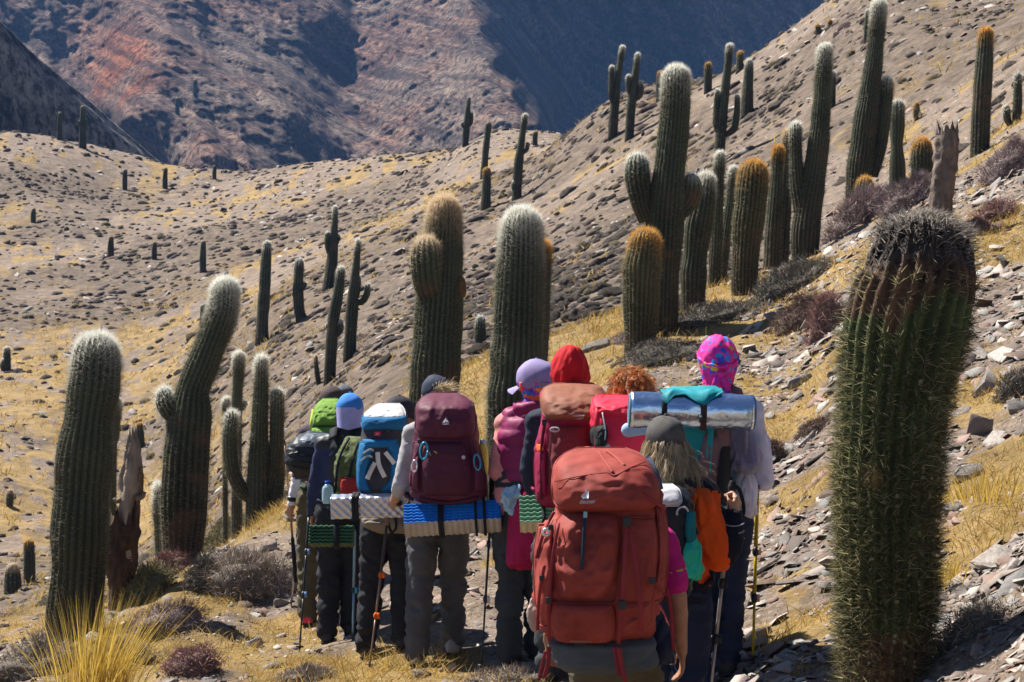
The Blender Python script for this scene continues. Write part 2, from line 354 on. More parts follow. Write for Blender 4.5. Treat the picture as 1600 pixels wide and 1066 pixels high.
# ------------------------------------------------------------------ mountains behind the valley
def rock_material(name, cols, strat, tilt, red=None):
    m = bpy.data.materials.new(name); t, b, N, L = nodes(m); g = N.new('ShaderNodeNewGeometry')
    m0 = N.new('ShaderNodeMapping'); m0.inputs['Rotation'].default_value = (0, math.radians(-tilt), 0); mp = N.new('ShaderNodeMapping'); mp.inputs['Scale'].default_value = (.07, .03, 1)
    L.new(g.outputs['Position'], m0.inputs[0]); L.new(m0.outputs[0], mp.inputs[0])
    n1 = N.new('ShaderNodeTexNoise'); n1.inputs['Scale'].default_value = strat; n1.inputs['Detail'].default_value = 3; L.new(mp.outputs[0], n1.inputs['Vector'])
    n2 = N.new('ShaderNodeTexNoise'); n2.inputs['Scale'].default_value = .5; n2.inputs['Detail'].default_value = 8; n2.inputs['Roughness'].default_value = .75; L.new(g.outputs['Position'], n2.inputs['Vector'])
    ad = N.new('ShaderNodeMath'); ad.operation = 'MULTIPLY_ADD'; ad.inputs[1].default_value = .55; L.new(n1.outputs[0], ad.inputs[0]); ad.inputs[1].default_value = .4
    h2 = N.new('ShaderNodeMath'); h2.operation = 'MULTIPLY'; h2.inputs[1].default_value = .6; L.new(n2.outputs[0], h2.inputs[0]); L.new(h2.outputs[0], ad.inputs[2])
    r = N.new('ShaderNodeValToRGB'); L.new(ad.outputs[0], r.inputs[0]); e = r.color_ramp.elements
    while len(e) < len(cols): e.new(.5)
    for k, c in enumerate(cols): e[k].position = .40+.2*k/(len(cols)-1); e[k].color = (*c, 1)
    out = r.outputs[0]
    if red:
        n3 = N.new('ShaderNodeTexNoise'); n3.inputs['Scale'].default_value = .022; n3.inputs['Detail'].default_value = 5; L.new(g.outputs['Position'], n3.inputs['Vector'])
        r3 = N.new('ShaderNodeValToRGB'); L.new(n3.outputs[0], r3.inputs[0]); r3.color_ramp.elements[0].position = .5; r3.color_ramp.elements[1].position = .62
        mx = N.new('ShaderNodeMix'); mx.data_type = 'RGBA'; L.new(r3.outputs[0], mx.inputs[0]); L.new(out, mx.inputs[6])
        at = N.new('ShaderNodeAttribute'); at.attribute_name = 'col'; sp = N.new('ShaderNodeSeparateColor'); L.new(at.outputs[0], sp.inputs[0])
        mx2 = N.new('ShaderNodeMath'); mx2.operation = 'MAXIMUM'; L.new(sp.outputs[0], mx2.inputs[0])
        s3 = N.new('ShaderNodeMath'); s3.operation = 'MULTIPLY'; s3.inputs[1].default_value = .35; L.new(r3.outputs[0], s3.inputs[0]); L.new(s3.outputs[0], mx2.inputs[1])
        L.new(mx2.outputs[0], mx.inputs[0])
        rr = N.new('ShaderNodeMix'); rr.data_type = 'RGBA'; rr.blend_type = 'MULTIPLY'; rr.inputs[0].default_value = 1; rr.inputs[7].default_value = (*red, 1); L.new(out, rr.inputs[6])
        L.new(rr.outputs[2], mx.inputs[7]); out = mx.outputs[2]
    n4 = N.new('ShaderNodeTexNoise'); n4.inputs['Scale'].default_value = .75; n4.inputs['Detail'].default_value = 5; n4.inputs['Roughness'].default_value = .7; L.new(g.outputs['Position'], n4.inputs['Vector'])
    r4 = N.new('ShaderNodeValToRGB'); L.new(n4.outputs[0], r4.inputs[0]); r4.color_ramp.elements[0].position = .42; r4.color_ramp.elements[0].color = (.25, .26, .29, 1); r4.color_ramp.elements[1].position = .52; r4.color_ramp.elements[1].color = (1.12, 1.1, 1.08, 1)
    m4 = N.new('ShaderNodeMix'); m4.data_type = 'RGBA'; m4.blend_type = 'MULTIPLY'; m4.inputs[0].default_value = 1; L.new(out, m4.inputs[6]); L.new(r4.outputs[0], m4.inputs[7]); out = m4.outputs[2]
    L.new(out, b.inputs['Base Color']); b.inputs['Roughness'].default_value = .95; b.inputs['Specular IOR Level'].default_value = .1
    bp = N.new('ShaderNodeBump'); bp.inputs['Strength'].default_value = .6; bp.inputs['Distance'].default_value = 1.0
    L.new(n2.outputs[0], bp.inputs['Height']); L.new(bp.outputs[0], b.inputs['Normal'])
    return m
def build_mountain():
    cp = np.array([
     # spur with red cliff on the far left
     (-500,-100,-20),(-500,300,0),(-150,0,15),(-100,200,40),(0,0,10),(60,60,15),(120,120,14),(150,55,12),(200,30,2),(170,185,8),(230,255,8),
     (275,0,-6),(262,50,-12),(245,100,-17),(215,150,-21),(192,188,-22),(100,300,30),
     # central banded slope
     (350,100,-6),(330,200,-24),(300,268,-28),(450,180,-14),(450,100,2),(500,30,8),(400,0,6),(480,262,-8),(420,240,-20),(380,-120,10),(330,60,0),
     (560,0,30),(556,60,28),(552,120,24),(546,180,16),(540,265,9),(570,-120,35),
     # right spur with a sharp edge
     (620,60,14),(640,130,2),(650,200,-6),(620,262,-4),(700,10,8),(735,0,-2),(752,40,-12),(775,90,-22),(800,140,-29),(840,195,-35),(720,180,-16),(700,100,-4),(740,240,-24),(720,-120,8),
     # deep shaded wall
     (790,0,34),(815,60,50),(840,110,66),(872,190,92),(870,60,62),(870,-60,20),(950,150,112),(950,0,66),(950,-150,15),(1100,150,150),(1100,0,95),(1100,-150,45),
     (1350,100,190),(1350,0,150),(1350,-150,95),(1700,100,230),(1700,-200,150),(2400,100,260),(2400,-200,180),
     (0,400,20),(500,400,0),(850,400,60),(1300,400,180),(200,-330,30),(700,-330,30),(1200,-330,60)], float)
    xy = cp[:, :2]/100; n = len(cp); K = np.linalg.norm(xy[:, None]-xy[None], axis=2); A = np.zeros((n+3, n+3))
    A[:n, :n] = K; A[:n, n] = 1; A[:n, n+1:] = xy; A[n, :n] = 1; A[n+1:, :n] = xy.T
    wts = np.linalg.solve(A, np.concatenate([cp[:, 2], [0, 0, 0]]))
    us = np.concatenate([np.linspace(-900, -60, 60), np.arange(-50, 1460, 3.6), np.linspace(1470, 2400, 50)])
    vs = np.concatenate([np.linspace(400, 290, 12), np.arange(287, -20, -2.6), np.linspace(-25, -330, 30)])
    VV, UU = np.meshgrid(vs, us, indexing='ij'); q = np.stack([UU, VV], -1)/100
    off = np.zeros(UU.shape)
    for k in range(n): off += wts[k]*np.hypot(q[..., 0]-xy[k, 0], q[..., 1]-xy[k, 1])
    off += wts[n]+wts[n+1]*q[..., 0]+wts[n+2]*q[..., 1]
    off = np.where(UU < 900, off*1.7, off*1.7-(off*.7)*np.clip((UU-900)/200, 0, 1))
    D = 435+.34*(270-VV)+off
    X = (UU-800)/F*425; Z = EYE+(HOR-VV)/F*425; p = np.stack([X, D, Z], -1)
    s = Z*.80+X*.55                              # bedding planes dipping to the right
    lay = fbm(np.stack([s*.34, D*.006, X*.012], -1), 4, .6)
    al = X*.83-Z*.55; rocks = fbm(np.stack([al*.035, s*.16, D*.01], -1), 4, .55)+.5*fbm(p*.09, 3)
    gul = np.abs(fbm(np.stack([X*.11+Z*.03, D*.01, Z*.02], -1), 4, .55))
    rough = np.clip((VV+40)/60, .3, 1)
    sw2 = s*.24+.4*fbm(np.stack([s*.05, D*.01, X*.03], -1), 2); saw2 = sw2-np.floor(sw2); sw = s*.062+.55*fbm(np.stack([s*.02, D*.01, X*.02], -1), 3)+.05*fbm(p*.05, 2); saw = sw-np.floor(sw); saw = np.where(saw < .8, saw/.8, (1-saw)/.2)
    band = np.clip((640-UU)/160, 0, 1)*np.clip((UU-170)/80, 0, 1)
    D = D-1.8*lay*np.clip((900-UU)/120, .35, 1)-10.5*saw*(.12+.88*band)-1.0*saw2*band-2.6*rocks+9.0*gul-1.6*fbm(p*.3, 4, .6)
    sc = D/425.0
    V = np.stack([(UU-800)/F*D, D, EYE+(HOR-VV)/F*D], -1).reshape(-1, 3)
    redm = np.exp(-(((UU-185)/70)**2+((VV-100)/75)**2))*1.1+.5*np.exp(-(((UU-1150)/220)**2+((VV-20)/70)**2))+.35*np.exp(-(((UU-330)/60)**2+((VV-10)/30)**2))
    redm = np.clip(redm*(1+.8*fbm(p*.08, 3)), 0, 1).reshape(-1)
    me = mesh_np('mountain', V, [grid_faces(len(vs), len(us))], np.stack([redm]*3, 1), True,
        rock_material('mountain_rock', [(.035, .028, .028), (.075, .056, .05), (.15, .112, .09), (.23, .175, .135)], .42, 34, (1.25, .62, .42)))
    o = bpy.data.objects.new('mountain', me); C.objects.link(o); tag(o, kind='structure')
    return D, us, vs
MT = build_mountain()
def mountain_d(px, py):
    D, us, vs = MT; j = np.argmin(abs(us-px)); i = np.argmin(abs(vs-py)); return D[i, j]
def build_left_ridge():
    cr = crom([(-700, -520), (-300, -190), (-100, -42), (0, 35), (60, 92), (130, 152), (200, 212), (262, 264), (340, 330), (450, 420)], 200)
    du = np.array([205+.11*u for u, v in cr]); prof = [(-60, 40, -34), (-20, 14, -12), (-6, 4, -3), (0, 0, 0)]
    t = np.linspace(0, 1, 90); rows = []
    # across the crest: back side, crest, lit shoulder, then the steep shaded face
    b = np.concatenate([np.linspace(-40, -3, 10), np.linspace(-2.4, 0, 5), np.linspace(.3, 3.2, 10), np.linspace(3.6, 60, 90)])
    R = []
    for (u, v), d in zip(cr, du):
        p = P(u, v, d); x = np.where(b < 0, b*.35, b*.14); y = np.where(b < 0, -b*.9, np.where(b < 3.2, -b*.75, -2.4-(b-3.2)*.26))
        z = np.where(b < 0, b*.55, np.where(b < 3.2, -b*.5, -1.6-(b-3.2)*.95))
        R.append(p+np.stack([x, y, z], 1))
    V = np.array(R); q = V.reshape(-1, 3)
    face = np.clip(np.tile(b, len(cr))/5, .25, 1)
    a = .55*fbm(q*np.array([.12, .12, .22]), 5, .6)*1.8+1.5*np.abs(fbm(q*np.array([.09, .05, .02]), 3))
    q = q+np.stack([.1*a, -1.1*a, .4*a], 1)*face[:, None]
    me = mesh_np('near_ridge', q, [grid_faces(len(cr), len(b))], None, True,
        rock_material('ridge_rock', [(.035, .033, .034), (.075, .068, .066), (.17, .15, .14), (.22, .20, .185)], .5, 40))
    o = bpy.data.objects.new('ridge', me); C.objects.link(o); tag(o, kind='structure')
build_left_ridge()
# ------------------------------------------------------------------ loose stones, cushions, grass
def slab(seed):
    r = np.random.default_rng(seed); n = r.integers(4, 6); th = np.sort(np.arange(n)*2*np.pi/n+r.uniform(-.35, .35, n))
    el = r.uniform(.4, .95); rad = r.uniform(.7, 1.15, n); h = r.uniform(.05, .17)
    base = np.stack([np.cos(th)*rad, np.sin(th)*rad*el, np.full(n, -h)], 1); ins = r.uniform(.86, .99, n)[:, None]
    mid = base*[1.04, 1.04, 0]+[0, 0, h*.8]; top = base*np.concatenate([ins, ins, ins*0], 1)+np.stack([0*th, 0*th, h+r.uniform(-.07, .07, n)], 1)
    top[:, 2] += (top[:, 0]*r.uniform(-.15, .15)+top[:, 1]*r.uniform(-.15, .15))
    V = np.concatenate([base, mid, top]); q = grid_faces(3, n, True); t = np.stack([np.full(n-2, 2*n), 2*n+np.arange(1, n-1), 2*n+np.arange(2, n)], 1)
    return V, [q, t]
def flake(seed):
    V, (q, t) = slab(seed); n = len(V)//3; V = np.concatenate([V[:n]*.5+V[n:2*n]*.5, V[2*n:]]); q = grid_faces(2, n, True); return V, [q, np.stack([np.full(n-2, n), n+np.arange(1, n-1), n+np.arange(2, n)], 1)]
def chunk(seed):
    V, f = ellipsoid((0, 0, 0), (1, .8, .6), n=7, m=5); r = np.random.default_rng(seed)
    V = V*(1+r.uniform(-.25, .25, (len(V), 1))); return V, f
SL = [slab(k) for k in range(20)]+[chunk(40+k) for k in range(3)]
SF = [flake(k) for k in range(24)]
def orient(x, y, tilt, spin):
    """rotation matrices lying on the terrain"""
    n = Tn(x, y); n = n+rng.normal(size=n.shape)*np.asarray(tilt)[..., None]; n /= np.linalg.norm(n, axis=1, keepdims=True)
    a = np.stack([np.cos(spin), np.sin(spin), 0*spin], 1); a = a-n*(a*n).sum(1, keepdims=True); a /= np.linalg.norm(a, axis=1, keepdims=True)
    return np.stack([a, np.cross(n, a), n], 2)
def sample(n, d0, d1, u0=-160, u1=1760):
    d = np.sqrt(rng.uniform(d0*d0, d1*d1, n)); u = rng.uniform(u0, u1, n); return (u-800)/F*d, d
def scatter(lib, x, y, size, sink, tilt, cols, spin=None):
    n = len(x); R = orient(x, y, np.full(n, tilt), rng.uniform(0, 6.28, n) if spin is None else spin); pos = np.stack([x, y, T(x, y)+sink*size], 1); k = rng.integers(0, len(lib), n)
    Vs = []; Cs = []; Fd = {}; off = 0
    for j, (V, fs) in enumerate(lib):
        m = np.nonzero(k == j)[0]
        if not len(m): continue
        W = np.einsum('nij,vj->nvi', R[m], V)*size[m][:, None, None]+pos[m][:, None]
        Vs.append(W.reshape(-1, 3)); Cs.append(np.repeat(cols[m], len(V), 0)); nv = len(V)
        for f in fs:
            ff = (f[None]+(np.arange(len(m))*nv)[:, None, None]).reshape(-1, f.shape[1])+off; Fd.setdefault(f.shape[1], []).append(ff)
        off += nv*len(m)
    return np.concatenate(Vs), [np.concatenate(v) for v in Fd.values()], np.concatenate(Cs)
PAL = np.array([(.31,.26,.225),(.22,.175,.15),(.27,.255,.23),(.17,.115,.09),(.25,.165,.13),(.36,.31,.27),(.12,.095,.08),(.20,.19,.18)])
def palette(n): return PAL[rng.integers(0, len(PAL), n)]*rng.uniform(.8, 1.55, (n, 1))
stone_m = mat('slate_stone', (.95, .95, .95), .75, .28, 9, .5, 40, .3, attr=True, bdist=.01)
stone_o = mat('slate_slab', (.27, .225, .195), .75, .35, 7, .7, 35, .3, bdist=.012, orand=.45, c2=(.42, .38, .345))
def build_stones():
    # individual slabs: the ones that show largest
    x, y = sample(900, 8.0, 21); s = .04*(1+rng.pareto(2.4, 900)); s = np.clip(s, .04, .15)
    keep = GM(x, y) < rng.uniform(.3, .9, 900); x, y, s = x[keep], y[keep], s[keep]; k = np.argsort(-s/y)[:262]; x, y, s = x[k], y[k], s[k]
    ex = [(1230,850,.14),(1235,895,.13),(1150,870,.2),(1305,840,.2),(1300,920,.16),(1100,925,.16),(1180,1000,.13),(1540,610,.3),(1480,640,.2),(1500,385,.25),(1560,880,.17),(1490,800,.16),(1520,745,.2),(1560,690,.16),
          (440,945,.15),(395,1010,.12),(420,860,.16),(700,1050,.12),(660,1058,.13),(1205,790,.17),(1170,690,.2),(1260,690,.2),(1275,720,.15),(1250,600,.25),(1200,560,.25),(1080,560,.25),(930,545,.3),(770,545,.35),(1160,1045,.12),(1260,1010,.12),
          (1500,930,.14),(1575,900,.2),(1530,560,.22),(1590,640,.2),(1570,560,.2),(1450,930,.14),(1455,740,.2)]
    ex2 = []
    for px, py, sz in ex:
        d = hit(px, py)
        if d: ex2.append(((px-800)/F*d, d, sz))
    ex2 = np.array(ex2); x = np.concatenate([x, ex2[:, 0]]); y = np.concatenate([y, ex2[:, 1]]); s = np.concatenate([s, ex2[:, 2]*.68])
    n = len(x); R = orient(x, y, np.full(n, .33), rng.uniform(0, 6.28, n)); z = T(x, y)+.12*s
    mes = [mesh_np('stone', V, fs, None, False, stone_o) for V, fs in SL]
    for i in range(n):
        o = bpy.data.objects.new('stone', mes[rng.integers(0, len(mes)-3)]); C.objects.link(o); o.parent = GROUND
        M = Matrix([list(r)+[0] for r in R[i]]+[[0, 0, 0, 1]]); th = rng.uniform(.8, 1.8) if i < n-len(ex2) else rng.uniform(1.2, 2.4)
        o.matrix_local = Matrix.Translation((x[i], y[i], z[i]))@M@Matrix.Diagonal((s[i]*rng.uniform(.7, 1.1), s[i]*rng.uniform(.5, .9), s[i]*th, 1))
    parts = []; cols = []
    for n, d0, d1, smin, smax, a in ((9000, 5.4, 9.5, .012, .06, 1.9), (11000, 8, 24, .02, .13, 1.7), (33000, 8.5, 28, .013, .075, 1.8), (13000, 26, 62, .025, .16, 2.0), (7000, 60, 142, .08, .32, 2.4)):
        x, y = sample(n, d0, d1, *((1080, 1900) if n in (9000, 11000) and d0 < 9 else (-160, 1760))); s = np.clip(smin*(1+rng.pareto(a, n)), 0, smax); p = np.stack([x, y, 0*x], 1)
        keep = (GM(x, y) < rng.uniform(.15, 1.0, n))&((fbm(p*.6+3, 2) if d1 < 30 else fbm(p*.17+3, 3)*1.4) > rng.uniform(-1.2, .5, n) if d1 < 30 else fbm(p*.17+3, 3)*1.4 > rng.uniform(-.6, .5, n)); x, y, s = x[keep], y[keep], s[keep]
        V, fs, c = scatter(SF, x, y, s, .05, .38, palette(len(x))); parts.append((V, fs)); cols.append(c)
    V, fs = join(parts); o = obj('loose_stones', V, fs, stone_m, None, np.concatenate(cols), False)
    tag(o, 'grey and brown shale flakes strewn over the slope', 'stones', kind='stuff')
build_stones()

def dome(seed, n=11, m=6):
    r = np.random.default_rng(seed); th = np.arange(n)*2*np.pi/n; R = []
    for a in np.linspace(-.12, .47, m)*np.pi: R.append(np.stack([np.cos(th)*np.cos(a), np.sin(th)*np.cos(a)*.8, np.full(n, np.sin(a)*.5)], 1))
    V, f = loft(R); V = V*(1+.38*fbm(V*2.3+seed*3, 3, .7)[:, None])*[1, 1, .8]; return V, f
DM = [dome(k) for k in range(8)]
cush_m = mat('cushion_plant', (.9, .9, .9), .95, .3, 5, .9, 30, .05, attr=True, bdist=.04)
cush_o = mat('cushion_plant_near', (.085, .072, .06), .95, .35, 5, 1.0, 30, .05, bdist=.05, orand=.4, c2=(.15, .125, .105))
CP = np.array([(.12,.10,.088),(.095,.082,.07),(.15,.12,.105),(.14,.115,.07),(.085,.07,.06),(.14,.10,.09)])
def dome2(seed):
    V, f = dome(seed, 6, 3); return V, [f[0], f[1][6:]]
DM2 = [dome2(60+k) for k in range(8)]
def build_cushions():
    x, y = sample(11000, 25, 140); keep = SM(x, y) > rng.uniform(0.0, .9, len(x)); x, y = x[keep], y[keep]
    x2, y2 = sample(2600, 26, 60, 650, 1250); k2 = SM(x2, y2) > rng.uniform(.25, .9, len(x2)); x = np.concatenate([x, x2[k2]]); y = np.concatenate([y, y2[k2]])
    s = np.clip(rng.lognormal(-2.05, .4, len(x)), .06, .3)*np.where(y > 60, 1.25, 1); k = np.argsort(-s/y)
    big, rest = k[:260], k[260:]
    mes = [mesh_np('cushion_plant', V, fs, None, True, cush_o) for V, fs in DM]
    R = orient(x, y, np.full(len(x), .1), rng.uniform(0, 6.28, len(x))); z = T(x, y)-.02*s
    for i in big:
        o = bpy.data.objects.new('cushion_plant', mes[rng.integers(0, len(mes))]); C.objects.link(o)
        M = Matrix([list(r)+[0] for r in R[i]]+[[0, 0, 0, 1]]); o.matrix_local = Matrix.Translation((x[i], y[i], z[i]))@M@Matrix.Diagonal((s[i], s[i], s[i]*rng.uniform(.7, 1.2), 1))
        cl = nearest_cactus(x[i], y[i]); big_ = 'broad' if s[i] > .24 else 'small' if s[i] < .19 else 'rounded'
        tag(o, (big_+' cushion plant '+cl) if cl else big_+' grey cushion plant out on the open far hillside', 'plant', 'cushion plants on the far hillside')
    x3, y3 = sample(12500, 25, 135); k3 = (SM(x3, y3)+.12 > rng.uniform(0, 1.0, len(x3))); x3, y3 = x3[k3], y3[k3]
    s3 = np.clip(rng.lognormal(-2.5, .45, len(x3)), .04, .22)*np.interp(y3, [25, 60, 130], [.8, 1.2, 1.9])
    V3, f3, c3 = scatter(DM2, x3, y3, s3, -.02, .15, CP[rng.integers(0, len(CP), len(x3))]*rng.uniform(.6, 1.5, (len(x3), 1)))
    V, fs, c = scatter(DM2, x[rest], y[rest], s[rest], -.02, .1, CP[rng.integers(0, len(CP), len(rest))]*rng.uniform(.7, 1.3, (len(rest), 1)))
    (V, fs), c = join([(V, fs), (V3, f3)]), np.concatenate([c, c3])
    o = obj('cushion_cover', V, fs, cush_m, None, c, True); tag(o, 'small grey cushions speckling the far hillside', 'ground cover', kind='stuff')

grass_m = mat('dry_grass', (1, 1, 1), .8, .05, 5, 0, 10, .1, attr=True, transl=.4)
def build_grass():
    parts = []; cols = []
    for n, d0, d1, nb, L0, L1, wd, spread in ((2500, 5.6, 9, 11, .03, .12, .004, .04), (9000, 8.5, 20, 11, .04, .15, .005, .05), (5500, 18, 34, 10, .06, .2, .010, .1), (7000, 34, 90, 7, .10, .30, .03, .2)):
        x, y = sample(n, d0, d1); g = GM(x, y); keep = g > rng.uniform(.2, .95, n); x, y, g = x[keep], y[keep], g[keep]; m = len(x)
        z = T(x, y); root = np.repeat(np.stack([x, y, z-.01], 1), nb, 0); root[:, :2] += rng.normal(size=(m*nb, 2))*spread
        root[:, 2] = T(root[:, 0], root[:, 1])-.01
        dv = rng.normal(size=(m*nb, 3))*[.55, .55, .0]+[.12, 0, 1]; dv /= np.linalg.norm(dv, axis=1, keepdims=True)
        L = rng.uniform(L0, L1, m*nb)*np.repeat(.5+.6*g, nb); V, fs = blades(root, dv, L, wd, dv*[1, 1, 0]*L[:, None]*.35+np.array([0, 0, -1])*L[:, None]*.1)
        c = np.array([.44, .30, .09])*rng.uniform(.7, 1.25, (m*nb, 1))*np.array([1, 1, 1])+rng.uniform(-.03, .05, (m*nb, 3))*[1, 1, .6]
        parts.append((V, fs)); cols.append(np.repeat(np.clip(c, .02, .9), 5, 0))
    V, fs = join(parts); o = obj('dry_grass', V, fs, grass_m, None, np.concatenate(cols), True)
    tag(o, 'short straw yellow grass growing between the stones', 'grass', kind='stuff')
build_grass()
def tussock(px, py, d, label, n=900, L0=.35, L1=.85, rad=.12, lean=(.1, 0)):
    b = P(px, py, d); b[2] = float(T(b[0], b[1])); root = b+rng.normal(size=(n, 3))*[rad, rad, 0]-[0, 0, .03]
    dv = (root-b)*[1.8, 1.8, 0]+rng.normal(size=(n, 3))*[.12, .12, .05]+[lean[0], lean[1], 1.0]; dv /= np.linalg.norm(dv, axis=1, keepdims=True)
    L = rng.uniform(L0, L1, n); V, fs = blades(root, dv, L, .006, dv*[1, 1, 0]*L[:, None]*.5-np.array([0, 0, .12])*L[:, None])
    c = np.array([.60, .42, .09])*rng.uniform(.6, 1.25, (n, 1)); o = obj('grass_tussock', V, fs, grass_m, None, np.repeat(np.clip(c, 0, .95), 5, 0))
    tag(o, label, 'grass tussock', kind='stuff' if n < 500 else None)
tussock(140, 1075, 9.6, 'tall golden grass tussock before the thick straight white-crowned cactus', 700, .35, .95, .05, (.08, 0))
tussock(1480, 1000, 9.2, 'short yellow grass clump on the slope beside the giant broken cactus', 160, .1, .22, .09)
tussock(1560, 800, 10.6, 'wide straw clump above the spiny grey bush on the slope', 420, .1, .26, .3)

twig_m = mat('shrub_twigs', (1, 1, 1), .9, .1, 6, 0, 10, .1, attr=True)
def shrub(px, py, rx, h, col, label, d=None, n=3400, tw=.005, spiky=1.0, lean=0):
    d = d or hit(px, py)
    b = P(px, py, d); b[2] = float(T(b[0], b[1])); rx = rx/F*d*1.12; h = h/F*d*.82
    nn = Tn(np.array([b[0]]), np.array([b[1]]))[0]; root = empty('shrub', b); tag(root, label, 'shrub')
    th = np.arange(30)*2*np.pi/30; R = []
    for a in np.linspace(-.2, .48, 14)*np.pi: R.append(np.stack([np.cos(th)*np.cos(a)*rx, np.sin(th)*np.cos(a)*rx*.8, np.full(30, np.sin(a)*h)], 1))
    V, fs = loft(R); V = V*(1+.3*fbm(V/np.array([rx, rx, h])*2.1+px, 4, .6)[:, None])
    V[:, 2] -= (V[:, 0]*nn[0]+V[:, 1]*nn[1])/nn[2]*.8
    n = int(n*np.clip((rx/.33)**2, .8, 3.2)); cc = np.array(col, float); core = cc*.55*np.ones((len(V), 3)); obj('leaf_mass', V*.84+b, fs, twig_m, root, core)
    k = rng.integers(0, len(V)-2, n); N = vnormals(V, fs); p = V[k]+rng.normal(size=(n, 3))*rx*.05
    p = p*rng.uniform(.86, 1.0, (n, 1)); dv = N[k]+rng.normal(size=(n, 3))*.85*spiky+[0, 0, .25]; dv /= np.linalg.norm(dv, axis=1, keepdims=True)
    L = rng.uniform(.35, 1.0, n)*np.clip(h*.42, .055, .18); Vb, fb = blades(p+b, dv, L, tw*max(1, d/15))
    c = np.clip(cc*rng.uniform(.55, 1.7, (n, 1))+rng.normal(size=(n, 3))*.02, .02, .8)
    obj('twigs', Vb, fb, twig_m, root, np.repeat(c, 3, 0))['kind'] = 'stuff'; return root
GREY = (.28,.235,.195); PURP = (.28,.215,.205); DARK = (.17,.15,.125); OLIV = (.20,.175,.095); PINK = (.29,.18,.16); BRN = (.19,.135,.105)
for a in [(388,920,70,62,GREY,'large rounded grey thorn shrub at the path edge near the walking poles'),
          (262,985,58,48,PURP,'lilac grey shrub with brown crown among the path edge shrubs'),
          (318,912,30,40,DARK,'small dark charcoal shrub between the grey path edge shrubs'),
          (228,930,50,52,OLIV,'dark olive shrub at the foot of the bare dead stump'),
          (255,905,34,40,PINK,'narrow rusty shrub behind the olive shrub by the dead stump'),
          (300,1050,44,44,PINK,'pinkish purple cushion shrub beside pale flat stones'),
          (60,1050,70,50,GREY,'grey shrub at the foot of the golden grass tussock'),
          (352,845,48,26,OLIV,'low olive shrub at the base of the bent two-part cactus'),
          (430,792,30,16,OLIV,'little olive shrub at the base of the many armed cactus'),
          (200,1030,40,34,GREY,'squat grey shrub right beside the golden grass tussock'),
          (1238,452,62,44,DARK,'tangled dark thorn bush below the row of cacti'),
          (1120,500,80,26,DARK,'long thorny grey bush along the grassy shelf'),
          (1288,520,22,70,PINK,'tall narrow pink lumpy cushion beside the giant broken cactus'),
          (1248,510,42,50,BRN,'dark brown lumpy cushion left of the pink cushion'),
          (1030,560,60,24,DARK,'sprawling thorny bush behind the red-haired hiker'),
          (1522,990,54,42,GREY,'spiny silver grey bush in front of the giant cactus shadow'),
          (1345,350,46,56,PURP,'purple grey cushion mound sloping beside the slender tall cactus'),
          (1420,318,44,44,PURP,'broad purple cushion mound left of the grey dead trunk'),
          (1555,340,32,30,PINK,'dark red cushion shrub above the giant broken cactus'),
          (1525,362,20,20,PINK,'small dark red cushion touching the giant cactus crown'),
          (1585,268,50,45,PURP,'wide lilac cushion mound high on the right slope'),
          (985,536,30,20,PURP,'small lilac cushion at the base of the orange-topped barrel cactus'),
          (1060,482,34,20,PURP,'dark lilac cushion in the shadow of the big armed cactus'),
          (1590,620,30,50,DARK,'dark spiny cushion on the rocky bank'),
          (690,600,26,22,PURP,'round lilac cushion beside the twin-headed cactus'),
          (480,1060,40,14,GREY,'flat grey twig bush in the yellow grass by the path'),
          (800,1062,60,16,GREY,'bare tangle of grey twigs at the heels of the maroon-vested hiker'),
          (1205,720,20,30,BRN,'brown cushion by the split boulders on the bank'),
          (1270,680,26,24,BRN,'rusty brown cushion on the rocky bank beside split slabs')]:
    if a[0] in (388,): shrub(*a, n=5200)
    else: shrub(*a)
# ------------------------------------------------------------------ cacti
cact_m = mat('cactus_skin', (1, 1, 1), .75, .18, 9, .35, 45, .2, attr=True, bdist=.006)
spine_m = mat('cactus_spines', (1, 1, 1), .6, .08, 6, 0, 10, .25, attr=True, transl=.5)
WHITE = np.array([.88, .86, .76]); GOLD = np.array([.72, .40, .10]); DULL = np.array([.13, .115, .075])
def stem(pts, r, nrib, seg, mult, seed, d, domeh=1.15):
    """ribbed column along pts with domed tip; returns verts, faces, ring info"""
    pts = np.asarray(pts, float); K = crom(np.column_stack([pts, r]), seg); c = K[:, :3]; rad = K[:, 3]
    rt = rad[-1]; tdir = nrm(c[-1]-c[-3]); dome = [];
    for a in np.linspace(.12, .97, 9)*np.pi/2: dome.append((c[-1]+tdir*rt*domeh*math.sin(a), rt*math.cos(a)))
    c = np.vstack([c, [q for q, _ in dome]]); rad = np.concatenate([rad, [q for _, q in dome]])
    s = np.concatenate([[0], np.cumsum(np.linalg.norm(np.diff(c, axis=0), axis=1))])
    rad = rad*(1+.055*np.interp(s, np.arange(0, s[-1]+.4, .17), np.random.default_rng(seed).uniform(-1, .6, len(np.arange(0, s[-1]+.4, .17)))))
    Tn_ = np.gradient(c, axis=0); u, v = frame(Tn_[0]); n = nrib*mult; th = np.arange(n)*2*np.pi/n; rings = []; U = []; VV = []
    for i in range(len(c)):
        t = nrm(Tn_[i]); u = nrm(u-t*np.dot(u, t)); v = np.cross(t, u); U.append(u); VV.append(v)
        wob = 1+.08*vnoise(np.stack([np.cos(th)*1.5, np.sin(th)*1.5, np.full(n, s[i]*3+seed)], 1))
        prof = (1+.11*(np.abs(np.cos(nrib*th/2))-.6))*wob if mult > 1 else wob
        rings.append(c[i]+rad[i]*prof[:, None]*(np.cos(th)[:, None]*u+np.sin(th)[:, None]*v))
    V, fs = loft(rings); return V, fs, c, rad, s, np.array(U), np.array(VV), n
